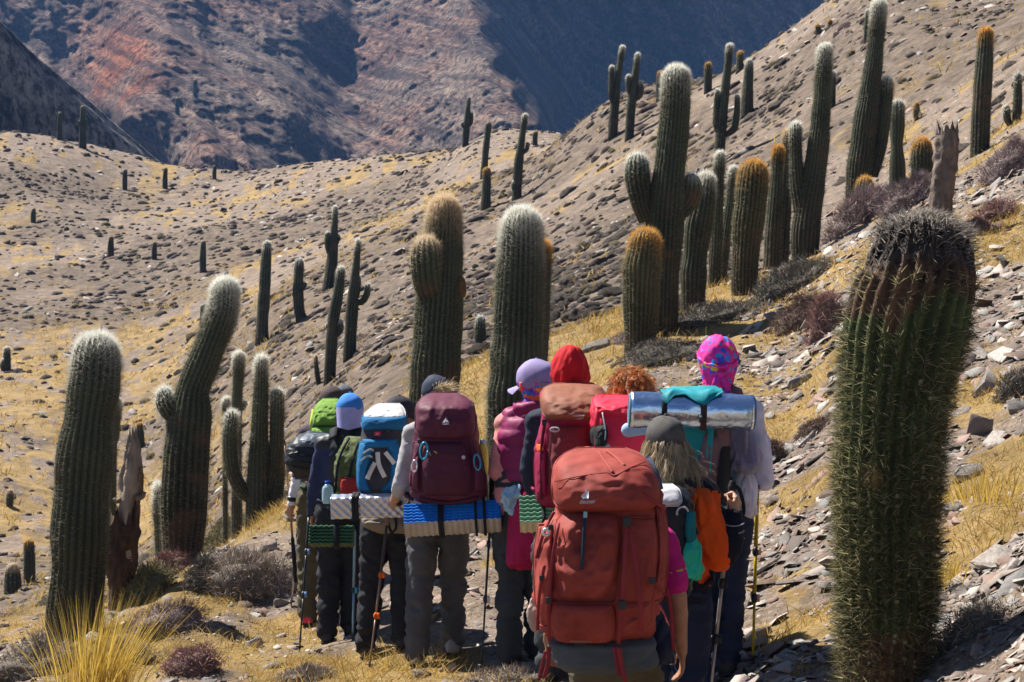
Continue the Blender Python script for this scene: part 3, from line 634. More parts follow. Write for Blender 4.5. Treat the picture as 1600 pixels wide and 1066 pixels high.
def spines(info, nrib, dens, L, wd, top, body, toplen, seed, messy=.55):
    V, fs, c, rad, s, U, VV, n = info; total = s[-1]
    m = int(nrib*total*dens); k = rng.integers(0, nrib, m); sp = np.concatenate([rng.uniform(0, total, int(m*.55)), total-np.abs(rng.normal(size=m-int(m*.55)))*toplen*.6]); sp = np.clip(sp, 0, total)
    i = np.clip(np.searchsorted(s, sp)-1, 0, len(s)-2); f = ((sp-s[i])/(s[i+1]-s[i]))[:, None]
    cc = c[i]*(1-f)+c[i+1]*f; rr = (rad[i][:, None]*(1-f)+rad[i+1][:, None]*f); u = U[i]*(1-f)+U[i+1]*f; v = VV[i]*(1-f)+VV[i+1]*f
    th = (k*2*np.pi/nrib+rng.normal(size=m)*.025)[:, None]; out = np.cos(th)*u+np.sin(th)*v
    ax = np.gradient(c, axis=0); ax /= np.linalg.norm(ax, axis=1, keepdims=True); ax = ax[i]
    up = np.clip((sp-(total-toplen))/toplen, 0, 1)[:, None]
    dv = out*(1-.6*up**2)+ax*(.15+.9*up**2)+rng.normal(size=(m, 3))*messy; dv /= np.linalg.norm(dv, axis=1, keepdims=True)
    Vb, fb = blades(cc+out*rr*1.02, dv, L*rng.uniform(.4, 1.1, m)*(1+.35*up[:, 0]), wd)
    mixv = np.clip(up*1.15+rng.normal(size=(m, 1))*.12, 0, 1)**1.3; col = (DULL if body is None else body)*(1-mixv)+top*mixv; col = np.clip(col*rng.uniform(.7, 1.3, (m, 1)), .01, .95)
    return Vb, fb, np.repeat(col, 3, 0)
CID = [0]; CREG = []
def nearest_cactus(x, y):
    q = [(math.hypot(x-a, y-b_), l) for a, b_, l in CREG]; m = min(q)
    if m[0] > 5: return None
    a, b_, l = next(t for t in CREG if t[2] == m[1]); dz = float(T(x, y)-T(a, b_))
    return ('uphill of the ' if dz > .15 else 'downhill of the ' if dz < -.15 else 'level with the ')+' '.join(l.split()[:9])
def cactus(label, stems, d=None, top='w', ground=True, group=None, extra=None, hue=0.0, pretty='cactus', front=False):
    """stems: list of [(px, py, radius px), ...] from base to tip, traced in the photograph at distance d"""
    CID[0] += 1; seed = CID[0]*13; b0 = stems[0][0]
    if d is None: d = hit(b0[0], b0[1]) or 60
    base = P(b0[0], b0[1], d)
    if ground: base[2] = float(T(base[0], base[1]))
    root = empty(pretty, base); tag(root, label, 'cactus', group); CREG.append((base[0], base[1], label))
    tc = WHITE if top == 'w' else GOLD if top == 'o' else (WHITE+GOLD)/2
    px2m = d/F; big = b0[2]*px2m; near = d < 30
    for j, st in enumerate(stems):
        yo = 0 if j == 0 else (-.75 if front else rng.uniform(-.3, .5))*max(b0[2], 6)*px2m
        pts = [P(p[0], p[1], d)+[0, yo*min(1, q*.8), 0] for q, p in enumerate(st)]; r = [p[2]*px2m for p in st]
        if j == 0:
            low = pts[0].copy(); low[2] = min(float(T(low[0], low[1]))-.12 if ground else low[2]-.3, pts[0][2]-.05); pts = [low]+pts; r = [r[0]]+r
        pts = np.array(pts)
        tipr = r[-1]; pts[-1] = pts[-1]+nrm(pts[-2]-pts[-1])*min(tipr*1.1, .8*np.linalg.norm(pts[-1]-pts[-2]))   # dome fits under the traced tip
        R = max(r); nrib = int(np.clip(R*125, 14, 28)) if near else 12
        mult = 4 if near else 2
        Ltot = np.sum(np.linalg.norm(np.diff(pts, axis=0), axis=1)); seg = int(np.clip(Ltot/(.035 if near else .12), 8, 70))
        info = stem(pts, r, nrib, seg, mult, seed+j, d); V, fs, c, rad, s, U, VV, n = info
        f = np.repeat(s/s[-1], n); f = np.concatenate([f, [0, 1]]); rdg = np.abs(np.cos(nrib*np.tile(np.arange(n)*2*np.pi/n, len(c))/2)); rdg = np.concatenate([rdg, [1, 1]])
        g = np.array([.05, .052, .028])+hue*np.array([.03, .02, 0]); young = np.array([.08, .09, .055])+hue*np.array([.03, .02, 0]); old = np.array([.075, .058, .042])
        no = fbm(V*3.0+seed, 3)[:, None]
        col = g*(1-f[:, None])+young*f[:, None]; kk = np.clip((.45-f)/.45, 0, 1)[:, None]*(.55+.5*no)
        col = col*(1-np.clip(kk, 0, 1))+old*np.clip(kk, 0, 1)
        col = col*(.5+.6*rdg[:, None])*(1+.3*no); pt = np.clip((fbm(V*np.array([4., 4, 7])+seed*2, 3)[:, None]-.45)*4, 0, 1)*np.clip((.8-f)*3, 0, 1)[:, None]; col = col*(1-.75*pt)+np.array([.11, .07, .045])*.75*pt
        topk = np.clip((f-(1-min(.5, 1.0*R*1.3/s[-1]))), 0, 1)[:, None]*2.2*(1 if near else 2); col = col*(1-np.clip(topk, 0, .75))+tc*.5*np.clip(topk, 0, .75)
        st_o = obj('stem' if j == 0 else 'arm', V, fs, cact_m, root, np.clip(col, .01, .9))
        if near or d < 75:
            L = .05; dens = {0: 330, 1: 170, 2: 40}[0 if d < 18 else 1 if near else 2]
            wd = .0021*max(1, d/11)
            Vb, fb, cb = spines(info, nrib, dens, L*(1 if near else 1.3), wd, tc, np.array([.20, .18, .125])+hue*.04, max(.3, R*2.6), seed+j)
            obj('spines', Vb, fb, spine_m, st_o, cb)['kind'] = 'stuff'
    if extra: extra(root, d)
    return root
cactus('thick straight white-crowned cactus behind the golden grass tussock', [[(118,955,42),(122,880,42),(126,800,42),(132,720,41),(140,650,36),(147,605,38),(150,570,37),(151,528,35)]], 13.6)
def knob(root, d): pass
cactus('bent two-part cactus with kinked thinner top and ball arm', [[(285,875,30),(288,800,35),(291,720,36),(297,650,33),(302,608,26),(317,570,25),(336,520,23),(348,485,22),(353,437,21)],[(285,655,12),(268,645,14),(259,630,15),(258,606,13)]], 15.2)
cactus('thin cactus half hidden behind the bent two-part cactus', [[(252,878,9),(250,800,10),(250,755,9)]], 16.5)
cactus('candelabra cactus with three upright arms beside the left hikers', [[(404,800,20),(404,740,17),(406,660,13),(408,600,10),(408,557,9)],[(396,782,10),(376,762,11),(362,730,11),(359,690,11),(363,642,10)],[(418,770,10),(430,720,11),(433,660,11),(433,608,10)],[(428,795,11),(432,750,12),(434,694,11)]], 19.5)
cactus('plain slim cactus behind the candelabra cactus', [[(370,645,8),(372,600,8),(373,551,8)],[(378,640,3),(382,632,4),(383,626,4)]], 26)
cactus('tiny finger cactus left of the candelabra cactus', [[(352,652,4),(353,635,5),(354,622,4)]], 27)
cactus('slim cactus showing behind the thick white-crowned cactus', [[(176,718,6),(179,680,7),(182,624,7)]], 28)
cactus('golden-tipped sliver of cactus behind the thick straight cactus', [[(99,745,5),(100,700,6),(101,662,5)]], 30, 'o')
cactus('short orange-tipped cactus low on the far left slope', [[(46,912,9),(46,880,9),(45,843,8)]], None, 'o')
cactus('headless cactus stump on the far left slope', [[(20,925,14),(20,905,13),(20,880,11)]], None, 'd')
cactus('tiny cut cactus post on the yellow left slope', [[(15,792,5),(15,780,6),(16,765,5)]], None, 'd')
cactus('little dark twin cactus at the left edge of the slope', [[(11,580,6),(11,562,6),(11,542,5)],[(6,580,4),(6,570,5),(6,560,4)]])
cactus('short cactus on the slope between stump and bent cactus', [[(220,698,6),(219,680,6),(218,660,5)]], None, 'o')
cactus('thin cactus peeking beside the bent cactus top', [[(318,520,6),(318,500,6),(318,475,5)]])
cactus('tall slender plain cactus leaning right on the mid slope', [[(409,536,11),(410,505,9),(413,460,9),(415,420,8),(418,377,6)]], None, 'w')
cactus('curved-base cactus with one small side bud on the mid slope', [[(471,499,9),(467,480,8),(466,445,8),(468,404,7)],[(473,452,3),(476,446,3),(477,440,3)]])
cactus('knobbly cactus with broad base and short arm stubs', [[(513,452,10),(517,430,9),(520,390,8),(523,350,5),(524,322,4)],[(516,398,4),(512,385,4),(512,362,4)],[(524,384,3),(528,372,4),(529,366,3)]])
cactus('tall cactus with two low buds at mid height', [[(515,596,9),(517,550,9),(521,500,9),(528,460,8),(534,417,6)],[(519,515,4),(514,510,5),(513,502,4)],[(526,525,4),(531,515,6),(532,500,5)]])
cactus('tapering cactus with one curved right arm and long shadow', [[(546,562,10),(548,520,9),(551,470,9),(556,420,6),(560,374,4)],[(553,472,4),(565,472,5),(573,460,5),(575,443,4)],[(557,465,4),(559,450,4),(561,432,3)]])
cactus('small dead brown cactus spike by the tall budded cactus', [[(498,600,4),(495,580,4),(493,555,3)]], None, 'd')
cactus('little cactus beside the twin-headed cactus', [[(750,537,8),(750,520,9),(751,493,7)]])
def scar(root, d):
    V, fs = ellipsoid(P(716, 449, d)-[0, .05, 0], np.array([13, 13, 17])/F*d); V = V+vnormals(V, fs)*(.02*fbm(V*30, 3))[:, None]
    obj('scar', V, fs, mat('cactus_cork', (.12, .075, .045), .9, .4, 25, .8, 60, .1, bdist=.01, c2=(.22, .13, .06)), root)
cactus('twin-headed cactus with round front bud and dark scar', [[(673,800,40),(674,700,39),(679,600,38),(683,520,36),(687,460,34),(691,400,29),(693,350,27),(694,309,25)],[(680,470,22),(671,440,24),(668,410,24),(668,374,22)]], 17.2, 'm', extra=scar, front=True)
cactus('thick round-topped pale cactus behind the lilac-capped hiker', [[(800,860,42),(799,740,42),(803,640,42),(809,540,40),(812,450,37),(814,390,33),(815,327,31)]], 16.2)
cactus('gold-tipped cactus tucked behind the thick pale cactus', [[(838,600,16),(842,500,16),(845,430,15),(846,378,13)]], 17.6, 'o')
cactus('big cactus with two stubby arms and tall white-crowned trunk', [[(1034,492,25),(1036,430,26),(1038,370,29),(1042,310,28),(1048,250,25),(1054,180,22),(1057,104,21)],[(1012,345,14),(1002,315,17),(996,280,19),(995,241,18)],[(1060,335,12),(1074,318,15),(1081,298,16),(1082,271,14)]], 21.5)
cactus('orange-topped barrel cactus before the big armed cactus', [[(1000,532,23),(1001,470,27),(1003,420,29),(1010,359,25)]], 20.3, 'o', hue=1)
cactus('pinched-waist cactus right behind the big armed cactus', [[(1083,480,19),(1084,430,20),(1086,405,18),(1091,360,21),(1098,320,19),(1104,271,14)]], 22.8)
cactus('slim dark cactus with white tip behind the pinched-waist cactus', [[(1116,445,10),(1119,380,10),(1122,310,8),(1125,238,7)]], 27)
cactus('slim bowed cactus leaning on the slim dark cactus', [[(1128,430,8),(1134,370,8),(1141,320,8),(1146,261,6)]], 27.5)
cactus('stout golden-rimmed cactus standing alone on the shelf edge', [[(1164,425,20),(1167,370,23),(1173,320,24),(1179,252,23)]], 23.5, 'o', hue=1)
cactus('dark narrow cactus nearest the stout golden-rimmed cactus', [[(1206,410,13),(1209,350,12),(1213,290,10),(1216,229,8)]], 26, 'o')
cactus('dark straight cactus in the shade of the forked cactus', [[(1220,405,12),(1224,340,12),(1228,270,10),(1232,203,7)]], 26.5, 'd')
cactus('forked cactus with short left limb and long pale right limb', [[(1258,388,21),(1260,350,21),(1266,310,20),(1276,250,17),(1283,180,14),(1289,70,11)],[(1254,330,13),(1247,290,12),(1244,250,10),(1243,192,9)]], 25)
cactus('tallest cactus rising to the skyline with companion limb', [[(1333,340,12),(1340,290,18),(1348,230,20),(1357,160,17),(1366,90,13),(1374,1,11)],[(1362,275,10),(1374,230,11),(1382,180,10),(1387,122,9)]], 28)
cactus('round golden bud cactus at the foot of the tallest cactus', [[(1351,312,12),(1351,298,14),(1352,277,12)]], 27, 'o')
cactus('bottle-shaped cactus with narrow waist right of the tallest', [[(1402,286,13),(1402,255,12),(1401,226,9),(1402,200,11),(1403,157,11)]], 30)
cactus('squat gold-crowned barrel cactus near the dead trunk', [[(1440,270,16),(1440,245,17),(1441,216,15)]], 28, 'o')
cactus('straight orange-tipped cactus standing alone on the upper right slope', [[(1531,240,14),(1533,180,14),(1537,110,13),(1541,45,10)]], None, 'o')
cactus('small budding cactus at the right edge of the slope', [[(1588,192,7),(1590,160,7),(1591,114,6)],[(1578,196,4),(1574,185,6),(1573,164,5)]])
cactus('candlestick cactus with a raised arm on each side', [[(1122,262,8),(1126,215,8),(1132,150,7),(1141,69,5)],[(1124,210,4),(1119,195,5),(1120,170,5),(1121,139,4)],[(1130,212,4),(1146,203,5),(1151,180,5),(1152,148,4)]])
cactus('plain upright cactus casting a short shadow below the skyline', [[(1167,182,10),(1168,150,9),(1171,93,6)]])
cactus('orange-headed cactus pair member on the skyline', [[(1156,112,6),(1156,98,5),(1157,80,5)]], None, 'o')
cactus('orange-headed stump cactus alone on the skyline', [[(1106,146,6),(1106,120,6),(1107,98,5)]], None, 'o')
cactus('short orange-tipped cactus beside the big armed cactus crown', [[(1030,156,5),(1031,135,6),(1032,112,5)]], None, 'o')
cactus('thin left cactus of the skyline pair with left arm', [[(957,216,7),(960,170,7),(966,120,5),(973,72,4)],[(960,165,3),(955,150,4),(956,103,4)]])
cactus('thin right cactus of the skyline pair with two stub arms', [[(983,219,7),(986,170,7),(991,130,6),(997,83,4)],[(987,150,3),(982,140,4),(982,117,4)],[(990,158,3),(1000,148,5),(1001,127,4)]])
cactus('thin dark cactus behind the forked cactus top', [[(1300,168,5),(1301,140,5),(1302,111,4)]])
cactus('thin cactus left of the tallest cactus top', [[(1353,68,4),(1354,45,4),(1356,15,3)]])
cactus('tiny orange cactus dot on the upper skyline', [[(1278,53,4),(1278,46,4),(1278,38,4)]], None, 'o')
cactus('tiny cactus dot right of the orange skyline dot', [[(1297,42,4),(1297,37,4),(1297,31,4)]], None, 'o')
cactus('tiny orange-tipped cactus above the bottle-shaped cactus', [[(1432,190,4),(1432,175,5),(1433,160,4)]], None, 'o')
cactus('little red-tipped cactus on the ridge before the shaded wall', [[(836,226,4),(836,215,4),(837,205,4)]], None, 'o')
cactus('slim cactus with right arm against the mountain gully', [[(727,227,5),(729,195,5),(733,152,3)],[(730,198,3),(736,192,3),(737,175,3)],[(728,200,2),(723,196,3),(723,190,2)]])
cactus('broken-topped leaning cactus below the ridge', [[(756,278,6),(759,235,5),(764,191,5)]], None, 'd')
cactus('short double-headed cactus before the broken-topped one', [[(759,328,8),(760,295,7),(761,262,6)]], None, 'o')
cactus('leaning slender cactus with golden foot bud', [[(807,311,7),(810,260,7),(815,220,5),(821,178,4)],[(812,240,3),(822,235,3),(826,222,3)],[(805,300,4),(804,290,5),(804,281,4)]])
for px, py, q, r, t, lb in [(195,296,264,4,'w','low cactus on the saddle'),(258,296,262,4,'o','orange-tipped cactus at the saddle middle'),(335,281,258,3,'o','tiny red-tipped cactus at the saddle right end'),
     (173,403,369,5,'o','leaning small cactus on the stony left slope'),(241,406,378,4,'o','little cactus with yellow bush at its foot'),(317,426,376,5,'d','ragged small cactus with shadow below the saddle'),
     (93,219,175,4,'d','thin cactus against the dark ridge'),(52,348,325,4,'d','tiny dark cactus at the far left rocks')]:
    cactus(lb, [[(px,py,r),(px,(py+q)/2,r),(px+1,q,r*.8)]], None, t)
cactus('branching cactus against the dark ridge', [[(129,231,6),(129,200,5),(130,165,4)],[(131,205,2),(134,195,3),(134,184,3)],[(128,200,2),(125,195,2),(125,188,2)]], None, 'd')
for px, py, q, lb in [(305,152,124,'faint cactus on the mountain spur'),(277,179,152,'faint cactus lower on the mountain spur')]:
    cactus(lb, [[(px,py,3.5),(px,(py+q)/2,3.5),(px,q,3)]], float(mountain_d(px,py))-1, 'd', ground=False)

# the giant broken-topped cactus beside the path
def giant():
    d = 7.9; b = P(1390, 1085, d); b[2] = float(T(b[0], b[1])); root = empty('cactus', b)
    tag(root, 'giant dark broken-topped cactus bristling with spines beside the path', 'cactus')
    tr = [(1380,1110,78),(1382,1020,77),(1386,960,82),(1386,880,86),(1386,780,88),(1392,680,92),(1401,590,97),(1418,500,101),(1432,450,101),(1440,405,96),(1443,375,86)]
    k = d/F; pts = np.array([P(x, y, d) for x, y, r in tr]); r = [q[2]*k*.87 for q in tr]; nrib = 25
    info = stem(pts, r, nrib, 150, 7, 5, d, .5); V, fs, c, rad, s, U, VV, n = info
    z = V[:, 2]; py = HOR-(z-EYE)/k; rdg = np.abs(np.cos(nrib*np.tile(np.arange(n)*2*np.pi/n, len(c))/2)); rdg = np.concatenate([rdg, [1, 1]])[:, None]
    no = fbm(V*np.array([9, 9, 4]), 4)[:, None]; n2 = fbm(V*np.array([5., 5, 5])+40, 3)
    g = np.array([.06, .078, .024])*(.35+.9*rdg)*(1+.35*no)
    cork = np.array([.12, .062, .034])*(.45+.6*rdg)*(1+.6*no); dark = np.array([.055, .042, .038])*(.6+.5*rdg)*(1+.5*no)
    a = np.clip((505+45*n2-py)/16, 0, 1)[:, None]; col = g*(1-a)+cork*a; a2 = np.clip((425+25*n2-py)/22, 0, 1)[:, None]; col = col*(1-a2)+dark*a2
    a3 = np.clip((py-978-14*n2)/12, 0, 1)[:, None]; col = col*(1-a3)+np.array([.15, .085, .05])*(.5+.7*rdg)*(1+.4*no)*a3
    wound = np.exp(-(((V[:, 0]-P(1350, 0, d)[0])/.03)**2+((py-745)/14)**2))*(V[:, 1] < d); wound = wound[:, None]; col = col*(1-wound)+np.array([.36, .22, .08])*wound
    N = vnormals(V, fs); crack = np.clip(1-np.abs(fbm(V*np.array([26, 26, 14]), 3))*5, 0, 1)*np.clip((500-py)/60, 0, 1); rag = np.clip((440-py)/60, 0, 1); V = V-N*(.014*crack+.010*no[:, 0]*np.clip((500-py)/40, 0, 1)+.03*rag*np.abs(fbm(V*np.array([14, 14, 7])+7, 3)))[:, None]; V[:, 2] += .05*rag**2*fbm(V*np.array([9., 9, 1])+3, 3)
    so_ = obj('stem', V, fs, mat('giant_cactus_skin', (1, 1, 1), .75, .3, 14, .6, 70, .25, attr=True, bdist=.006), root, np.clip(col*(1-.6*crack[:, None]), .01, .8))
    # areoles with long needles down every rib
    parts = []; cols = []
    m = 46000; kk = rng.integers(0, nrib, m); sp = np.round(rng.uniform(0, s[-1]*.9, m)/.021)*.021; i = np.clip(np.searchsorted(s, sp)-1, 0, len(s)-2)
    th = (kk*2*np.pi/nrib)[:, None]; out = np.cos(th)*U[i]+np.sin(th)*VV[i]; p = c[i]+out*rad[i][:, None]*1.035+rng.normal(size=(m, 3))*.003
    ppy = HOR-(p[:, 2]-EYE)/k; dens = np.where(ppy > 520, 1.0, .35)*np.where(ppy < 430, .25, 1); ok = rng.uniform(size=m) < dens
    p, out = p[ok], out[ok]; m = len(p); dv = out+rng.normal(size=(m, 3))*.62+[0, 0, .18]; dv /= np.linalg.norm(dv, axis=1, keepdims=True)
    Vb, fb = blades(p, dv, rng.uniform(.02, .085, m), .0028); parts.append((Vb, fb)); cc = np.array([.22, .20, .105])*rng.choice([.2, .5, 1.0, 2.4], (m, 1), p=[.25, .3, .3, .15])*rng.uniform(.7, 1.3, (m, 1)); cols.append(np.repeat(cc, 3, 0))
    V2, f2 = join(parts); obj('spines', V2, f2, spine_m, so_, np.clip(np.concatenate(cols), .01, .8))['kind'] = 'stuff'
    m = 3200; kk = rng.uniform(0, 6.283, m)[:, None]; i = len(c)-1-np.abs((rng.normal(size=m)*7.5)).astype(int); i = np.clip(i, len(c)-26, len(c)-1)
    out = np.cos(kk)*U[i]+np.sin(kk)*VV[i]; p = c[i]+out*rad[i][:, None]*.98; dv = out*.75+rng.normal(size=(m, 3))*.5+np.array([.1, 0, .5]); dv /= np.linalg.norm(dv, axis=1, keepdims=True)
    L = rng.uniform(.02, .075, m); Vb, fb = blades(p, dv, L, .0032, np.array([.2, 0, -.35])*L[:, None]*rng.uniform(.2, 1, (m, 1)))
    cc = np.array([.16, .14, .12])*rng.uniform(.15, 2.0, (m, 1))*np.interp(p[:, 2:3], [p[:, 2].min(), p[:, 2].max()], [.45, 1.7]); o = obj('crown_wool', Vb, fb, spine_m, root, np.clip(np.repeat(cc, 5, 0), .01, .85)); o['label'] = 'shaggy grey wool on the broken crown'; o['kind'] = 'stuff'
    m = 260; kk = rng.integers(0, nrib, m); i = rng.integers(10, int(len(c)*.7), m); th = (kk*2*np.pi/nrib)[:, None]; out = np.cos(th)*U[i]+np.sin(th)*VV[i]; lib = [ellipsoid((0, 0, 0), (1, 1, 1), n=6, m=4)]
    Vs = np.concatenate([lib[0][0]*rng.uniform(.005, .011)+c[q]+out[w_]*rad[q]*1.05 for w_, q in enumerate(i)]); nv = len(lib[0][0]); Fl = [np.concatenate([f+w_*nv for w_ in range(m)]) for f in lib[0][1]]
    obj('areole_tufts', Vs, Fl, mat('areole_felt', (.34, .32, .17), .95, .3, 30, 0, 10, .1), so_)['kind'] = 'stuff'
giant()

# dead trunks
wood_m = mat('weathered_wood', (1, 1, 1), .85, .25, 14, .7, 50, .15, attr=True, bdist=.012)
def dead(label, tr, d, split, cols, rough, extra=()):
    b = P(tr[0][0], tr[0][1], d); b[2] = float(T(b[0], b[1])); root = empty('dead_cactus', b); tag(root, label, 'dead cactus'); k = d/F
    for nm, rows, col, amp in split:
        K = crom(np.array([list(P(x, y, d))+[r*k] for x, y, r in rows]), 40); n = 28; th = np.arange(n)*2*np.pi/n; R = []
        for q in K: R.append(q[:3]+q[3]*np.stack([np.cos(th), np.sin(th), 0*th], 1))
        V, fs = loft(R); N = vnormals(V, fs); V = V+N*(amp*k*(fbm(V*np.array([22, 22, 5]), 4)+.7*(.4-np.abs(fbm(V*np.array([70., 70, 3]), 2)))))[:, None]; V[n*36:n*40, 2] += np.repeat(rng.uniform(-1, 1, (1, n)), 4, 0).ravel()*np.repeat([.3, .6, .9, 1.2], n)*amp*k*2.6; V[-1, 2] -= amp*k*5
        c = np.array(col)*(1+.5*fbm(V*np.array([40, 40, 4]), 3)[:, None]); obj(nm, V, fs, wood_m, root, np.clip(c, .02, .8), True)
    for a in extra:
        V, fs = tube([P(x, y, d)+[0, -.05, 0] for x, y in a[0]], [q*k for q in a[1]], 8, 8); obj('stub', V, fs, wood_m, root, np.tile([[.22, .17, .13]], (len(V), 1)))
dead('bare pointed dead stump with brown corky sleeve below', [(195,940,20)], 14.6,
     [('wood_core', [(196,880,15),(199,820,16),(203,740,15),(206,700,9),(206,676,3)], (.30,.235,.185), 5), ('bark', [(192,950,19),(190,900,22),(193,850,24),(196,806,23)], (.085,.052,.035), 9), ('bark', [(213,815,6),(215,770,7),(214,725,5)], (.18,.11,.07), 4)], None, 1,
     [([(214,778),(224,776),(228,768)],[5,4,3]),([(192,780),(184,783),(180,778)],[4,4,2])])
dead('grey dead trunk with splintered top on the right slope', [(1472,330,17)], 19.5, [('trunk', [(1470,340,17),(1471,300,16),(1476,250,16),(1481,202,16)], (.19,.145,.12), 5)], None, 1)
build_cushions()
# ------------------------------------------------------------------ hikers
def fab(name, c, **k):
    a = dict(rough=.82, var=.2, scale=6, bump=.35, bscale=260, spec=.2, bdist=.0012, sheen=0, crease=.45); a.update(k); return mat(name, c, **a)
SKIN = mat('skin', (.44, .235, .15), .5, .2, 22, .15, 200, .35, bdist=.0006)
SKIN2 = mat('tanned_skin', (.34, .165, .095), .5, .24, 22, .15, 200, .35, bdist=.0006)
BLACKP = mat('black_plastic', (.018, .018, .02), .4, .2, 30, 0, 10, .4)
WEB = fab('black_webbing', (.02, .02, .024))
def sgn(s): return -1 if s == 'l' else 1
def hand_parts(wr, fdir, nrm_, mode, k=1.0):
    """palm with four fingers and a thumb; fdir wrist->fingers, nrm_ palm side; thumb leaves on side t"""
    f = nrm(fdir); n = nrm(nrm_-f*np.dot(nrm_, f)); t = np.cross(f, n); out = []
    kn = [wr+f*.088*k+t*x*k for x in (.030, .010, -.010, -.029)]
    for x, q in zip((.026, .009, -.009, -.025), kn): out.append(capsule(wr+f*.012*k+t*x*k*.8, q, .0135*k, .0115*k, 10, 3))
    out.append(capsule(wr-f*.02*k, wr+f*.03*k, .026*k, .024*k, 12, 3, (1.15, .8)))
    lens = [(.040, .025, .019), (.044, .028, .020), (.041, .026, .019), (.032, .020, .017)]; bend = {'grip': (.95, 1.35, .9), 'relax': (.3, .4, .3)}[mode]
    for j, q in enumerate(kn):
        a = 0; p = q
        for L, b, r in zip(lens[j], bend, (.0098, .009, .008)):
            a += b*(1+.08*j if mode == 'relax' else 1); dd = f*math.cos(a)+n*math.sin(a); p2 = p+dd*L*k; out.append(capsule(p, p2, r*k, r*.93*k, 8, 3)); p = p2
    p = wr+f*.022*k+t*.026*k
    for dd, L, r in ([(f*.55+t*.75+n*.3, .042, .0125), (f*.8+n*.7-t*.1, .032, .0105), (f*.3+n*.8-t*.45, .025, .0095)] if mode == 'grip' else [(f*.7+t*.6+n*.3, .044, .0125), (f*.9+t*.2+n*.25, .033, .0105), (f*.95+n*.25, .026, .0095)]):
        p2 = p+nrm(dd)*L*k; out.append(capsule(p, p2, r*k, r*.92*k, 8, 3)); p = p2
    return out
class Person: pass
def person(label, foot, d, head, arms, top, bottom, shoe, skin=SKIN, sleeve=(1, 1), yaw=0, foots=None, topmat2=None, lean=0, hem=.50, face=0.0, zfix=None, loose=1.0, sleevemats=None, broad=1.0):
    """foot: photo column of the feet; head: (px, py) of head centre; arms: {'l': (elbow px,py,dy), (wrist px,py,dy), mode}"""
    p = Person(); b = P(foot, 0, d); b[2] = float(T(b[0], b[1])) if zfix is None else zfix; p.base = b; p.d = d; k = d/F
    root = empty('person', b); tag(root, label, 'person', 'hikers on the trail'); p.root = root
    hc = P(head[0], head[1], d)+[0, lean, 0]; hz = hc[2]-b[2]; s = hz/1.59
    cy, sy = math.cos(yaw), math.sin(yaw); rt = np.array([cy, -sy, 0]); fw = np.array([sy, cy, 0])
    def sp(f):                                   # spine point at fraction of the head height
        x = np.interp(f, [0, .5, 1], [b[0], b[0]*.75+hc[0]*.25, hc[0]]); return np.array([x, b[1]+lean*np.clip((f-.5)*2, 0, 1), b[2]+f*hz])
    z = lambda m: m/1.59                          # fraction for a height on a 1.70 m body with head centre 1.59
    pel, wai, che, nkb = sp(z(.93)), sp(z(1.08)), sp(z(1.27)), sp(z(1.42)); p.che = che; p.nkb = nkb; p.hc = hc; p.rt = rt; p.fw = fw; p.s = s
    sh = {q: sp(z(1.36))+rt*sgn(q)*.165*s*broad for q in 'lr'}; p.sh = sh
    hip = {q: pel+rt*sgn(q)*.088*s-[0, 0, .03] for q in 'lr'}
    ft = foots or {'l': (foot-.075*s/k, 0), 'r': (foot+.075*s/k, .08)}; kn = {}; an = {}
    for q in 'lr':
        a = P(ft[q][0], 0, d); a[1] = d+ft[q][1]; a[2] = max(b[2]-.12, min(b[2]+.15, float(T(a[0], a[1]))))+.085*s; an[q] = a
        kn[q] = (hip[q]+a)/2+fw*.045+[0, 0, .02]
    body = []; cap = lambda *a, **kw: body.append(capsule(*a, **kw))
    # head, face, neck
    fy = yaw+face; hf = np.array([math.sin(fy), math.cos(fy), 0]); hr = np.array([math.cos(fy), -math.sin(fy), 0]); p.hf = hf; p.hr = hr
    RH = np.column_stack([hr, hf, [0, 0, 1]]); p.RH = RH
    body.append(ellipsoid(hc+[0, 0, .025*s], np.array([.076, .096, .092])*s, RH)); body.append(ellipsoid(hc+hf*.03*s-[0, 0, .045*s], np.array([.058, .068, .07])*s, RH))
    cap(hc+hf*.092*s+[0, 0, .01*s], hc+hf*.112*s-[0, 0, .025*s], .008*s, .014*s, n=8); cap(hc+hf*.072*s-[0, 0, .085*s], hc+hf*.08*s-[0, 0, .088*s], .022*s, .02*s, n=8)
    for e in (-1, 1): body.append(ellipsoid(hc+hr*e*.078*s-hf*.005*s-[0, 0, .01*s], np.array([.011, .022, .032])*s, RH, 10, 7)); cap(hc+hr*e*.015*s+hf*.088*s-[0, 0, .052*s], hc+hr*e*.004*s+hf*.09*s-[0, 0, .052*s], .008*s, .008*s, n=8)
    cap(nkb-[0, 0, .03], hc-hf*.015*s-[0, 0, .05*s], .06*s, .053*s)
    def torso(e, low):
        o = []
        for A, B, ra, rb, sc in ((pel, wai, .145, .128, (1.12, .8)), (wai, che, .128, .15, (1.1, .78)), (che, nkb-[0, 0, .02*s], .148, .09, (1.1, .76))):
            o.append(capsule(A, B, (ra*s+e), (rb*s+e), 20, 5, sc))
        o.extend([capsule(sh['l'], nkb-[0, 0, .035*s], .054*s+e, .07*s+e, 14), capsule(sh['r'], nkb-[0, 0, .035*s], .054*s+e, .07*s+e, 14)]); o.append(capsule(nkb-[0, 0, .02], nkb+[0, 0, .03*s], .085*s+e, .062*s+e, 14)); return o
    body += torso(0, 0)
    el = {}; wr = {}; p.wr = wr; p.el = el; p.gripc = {}
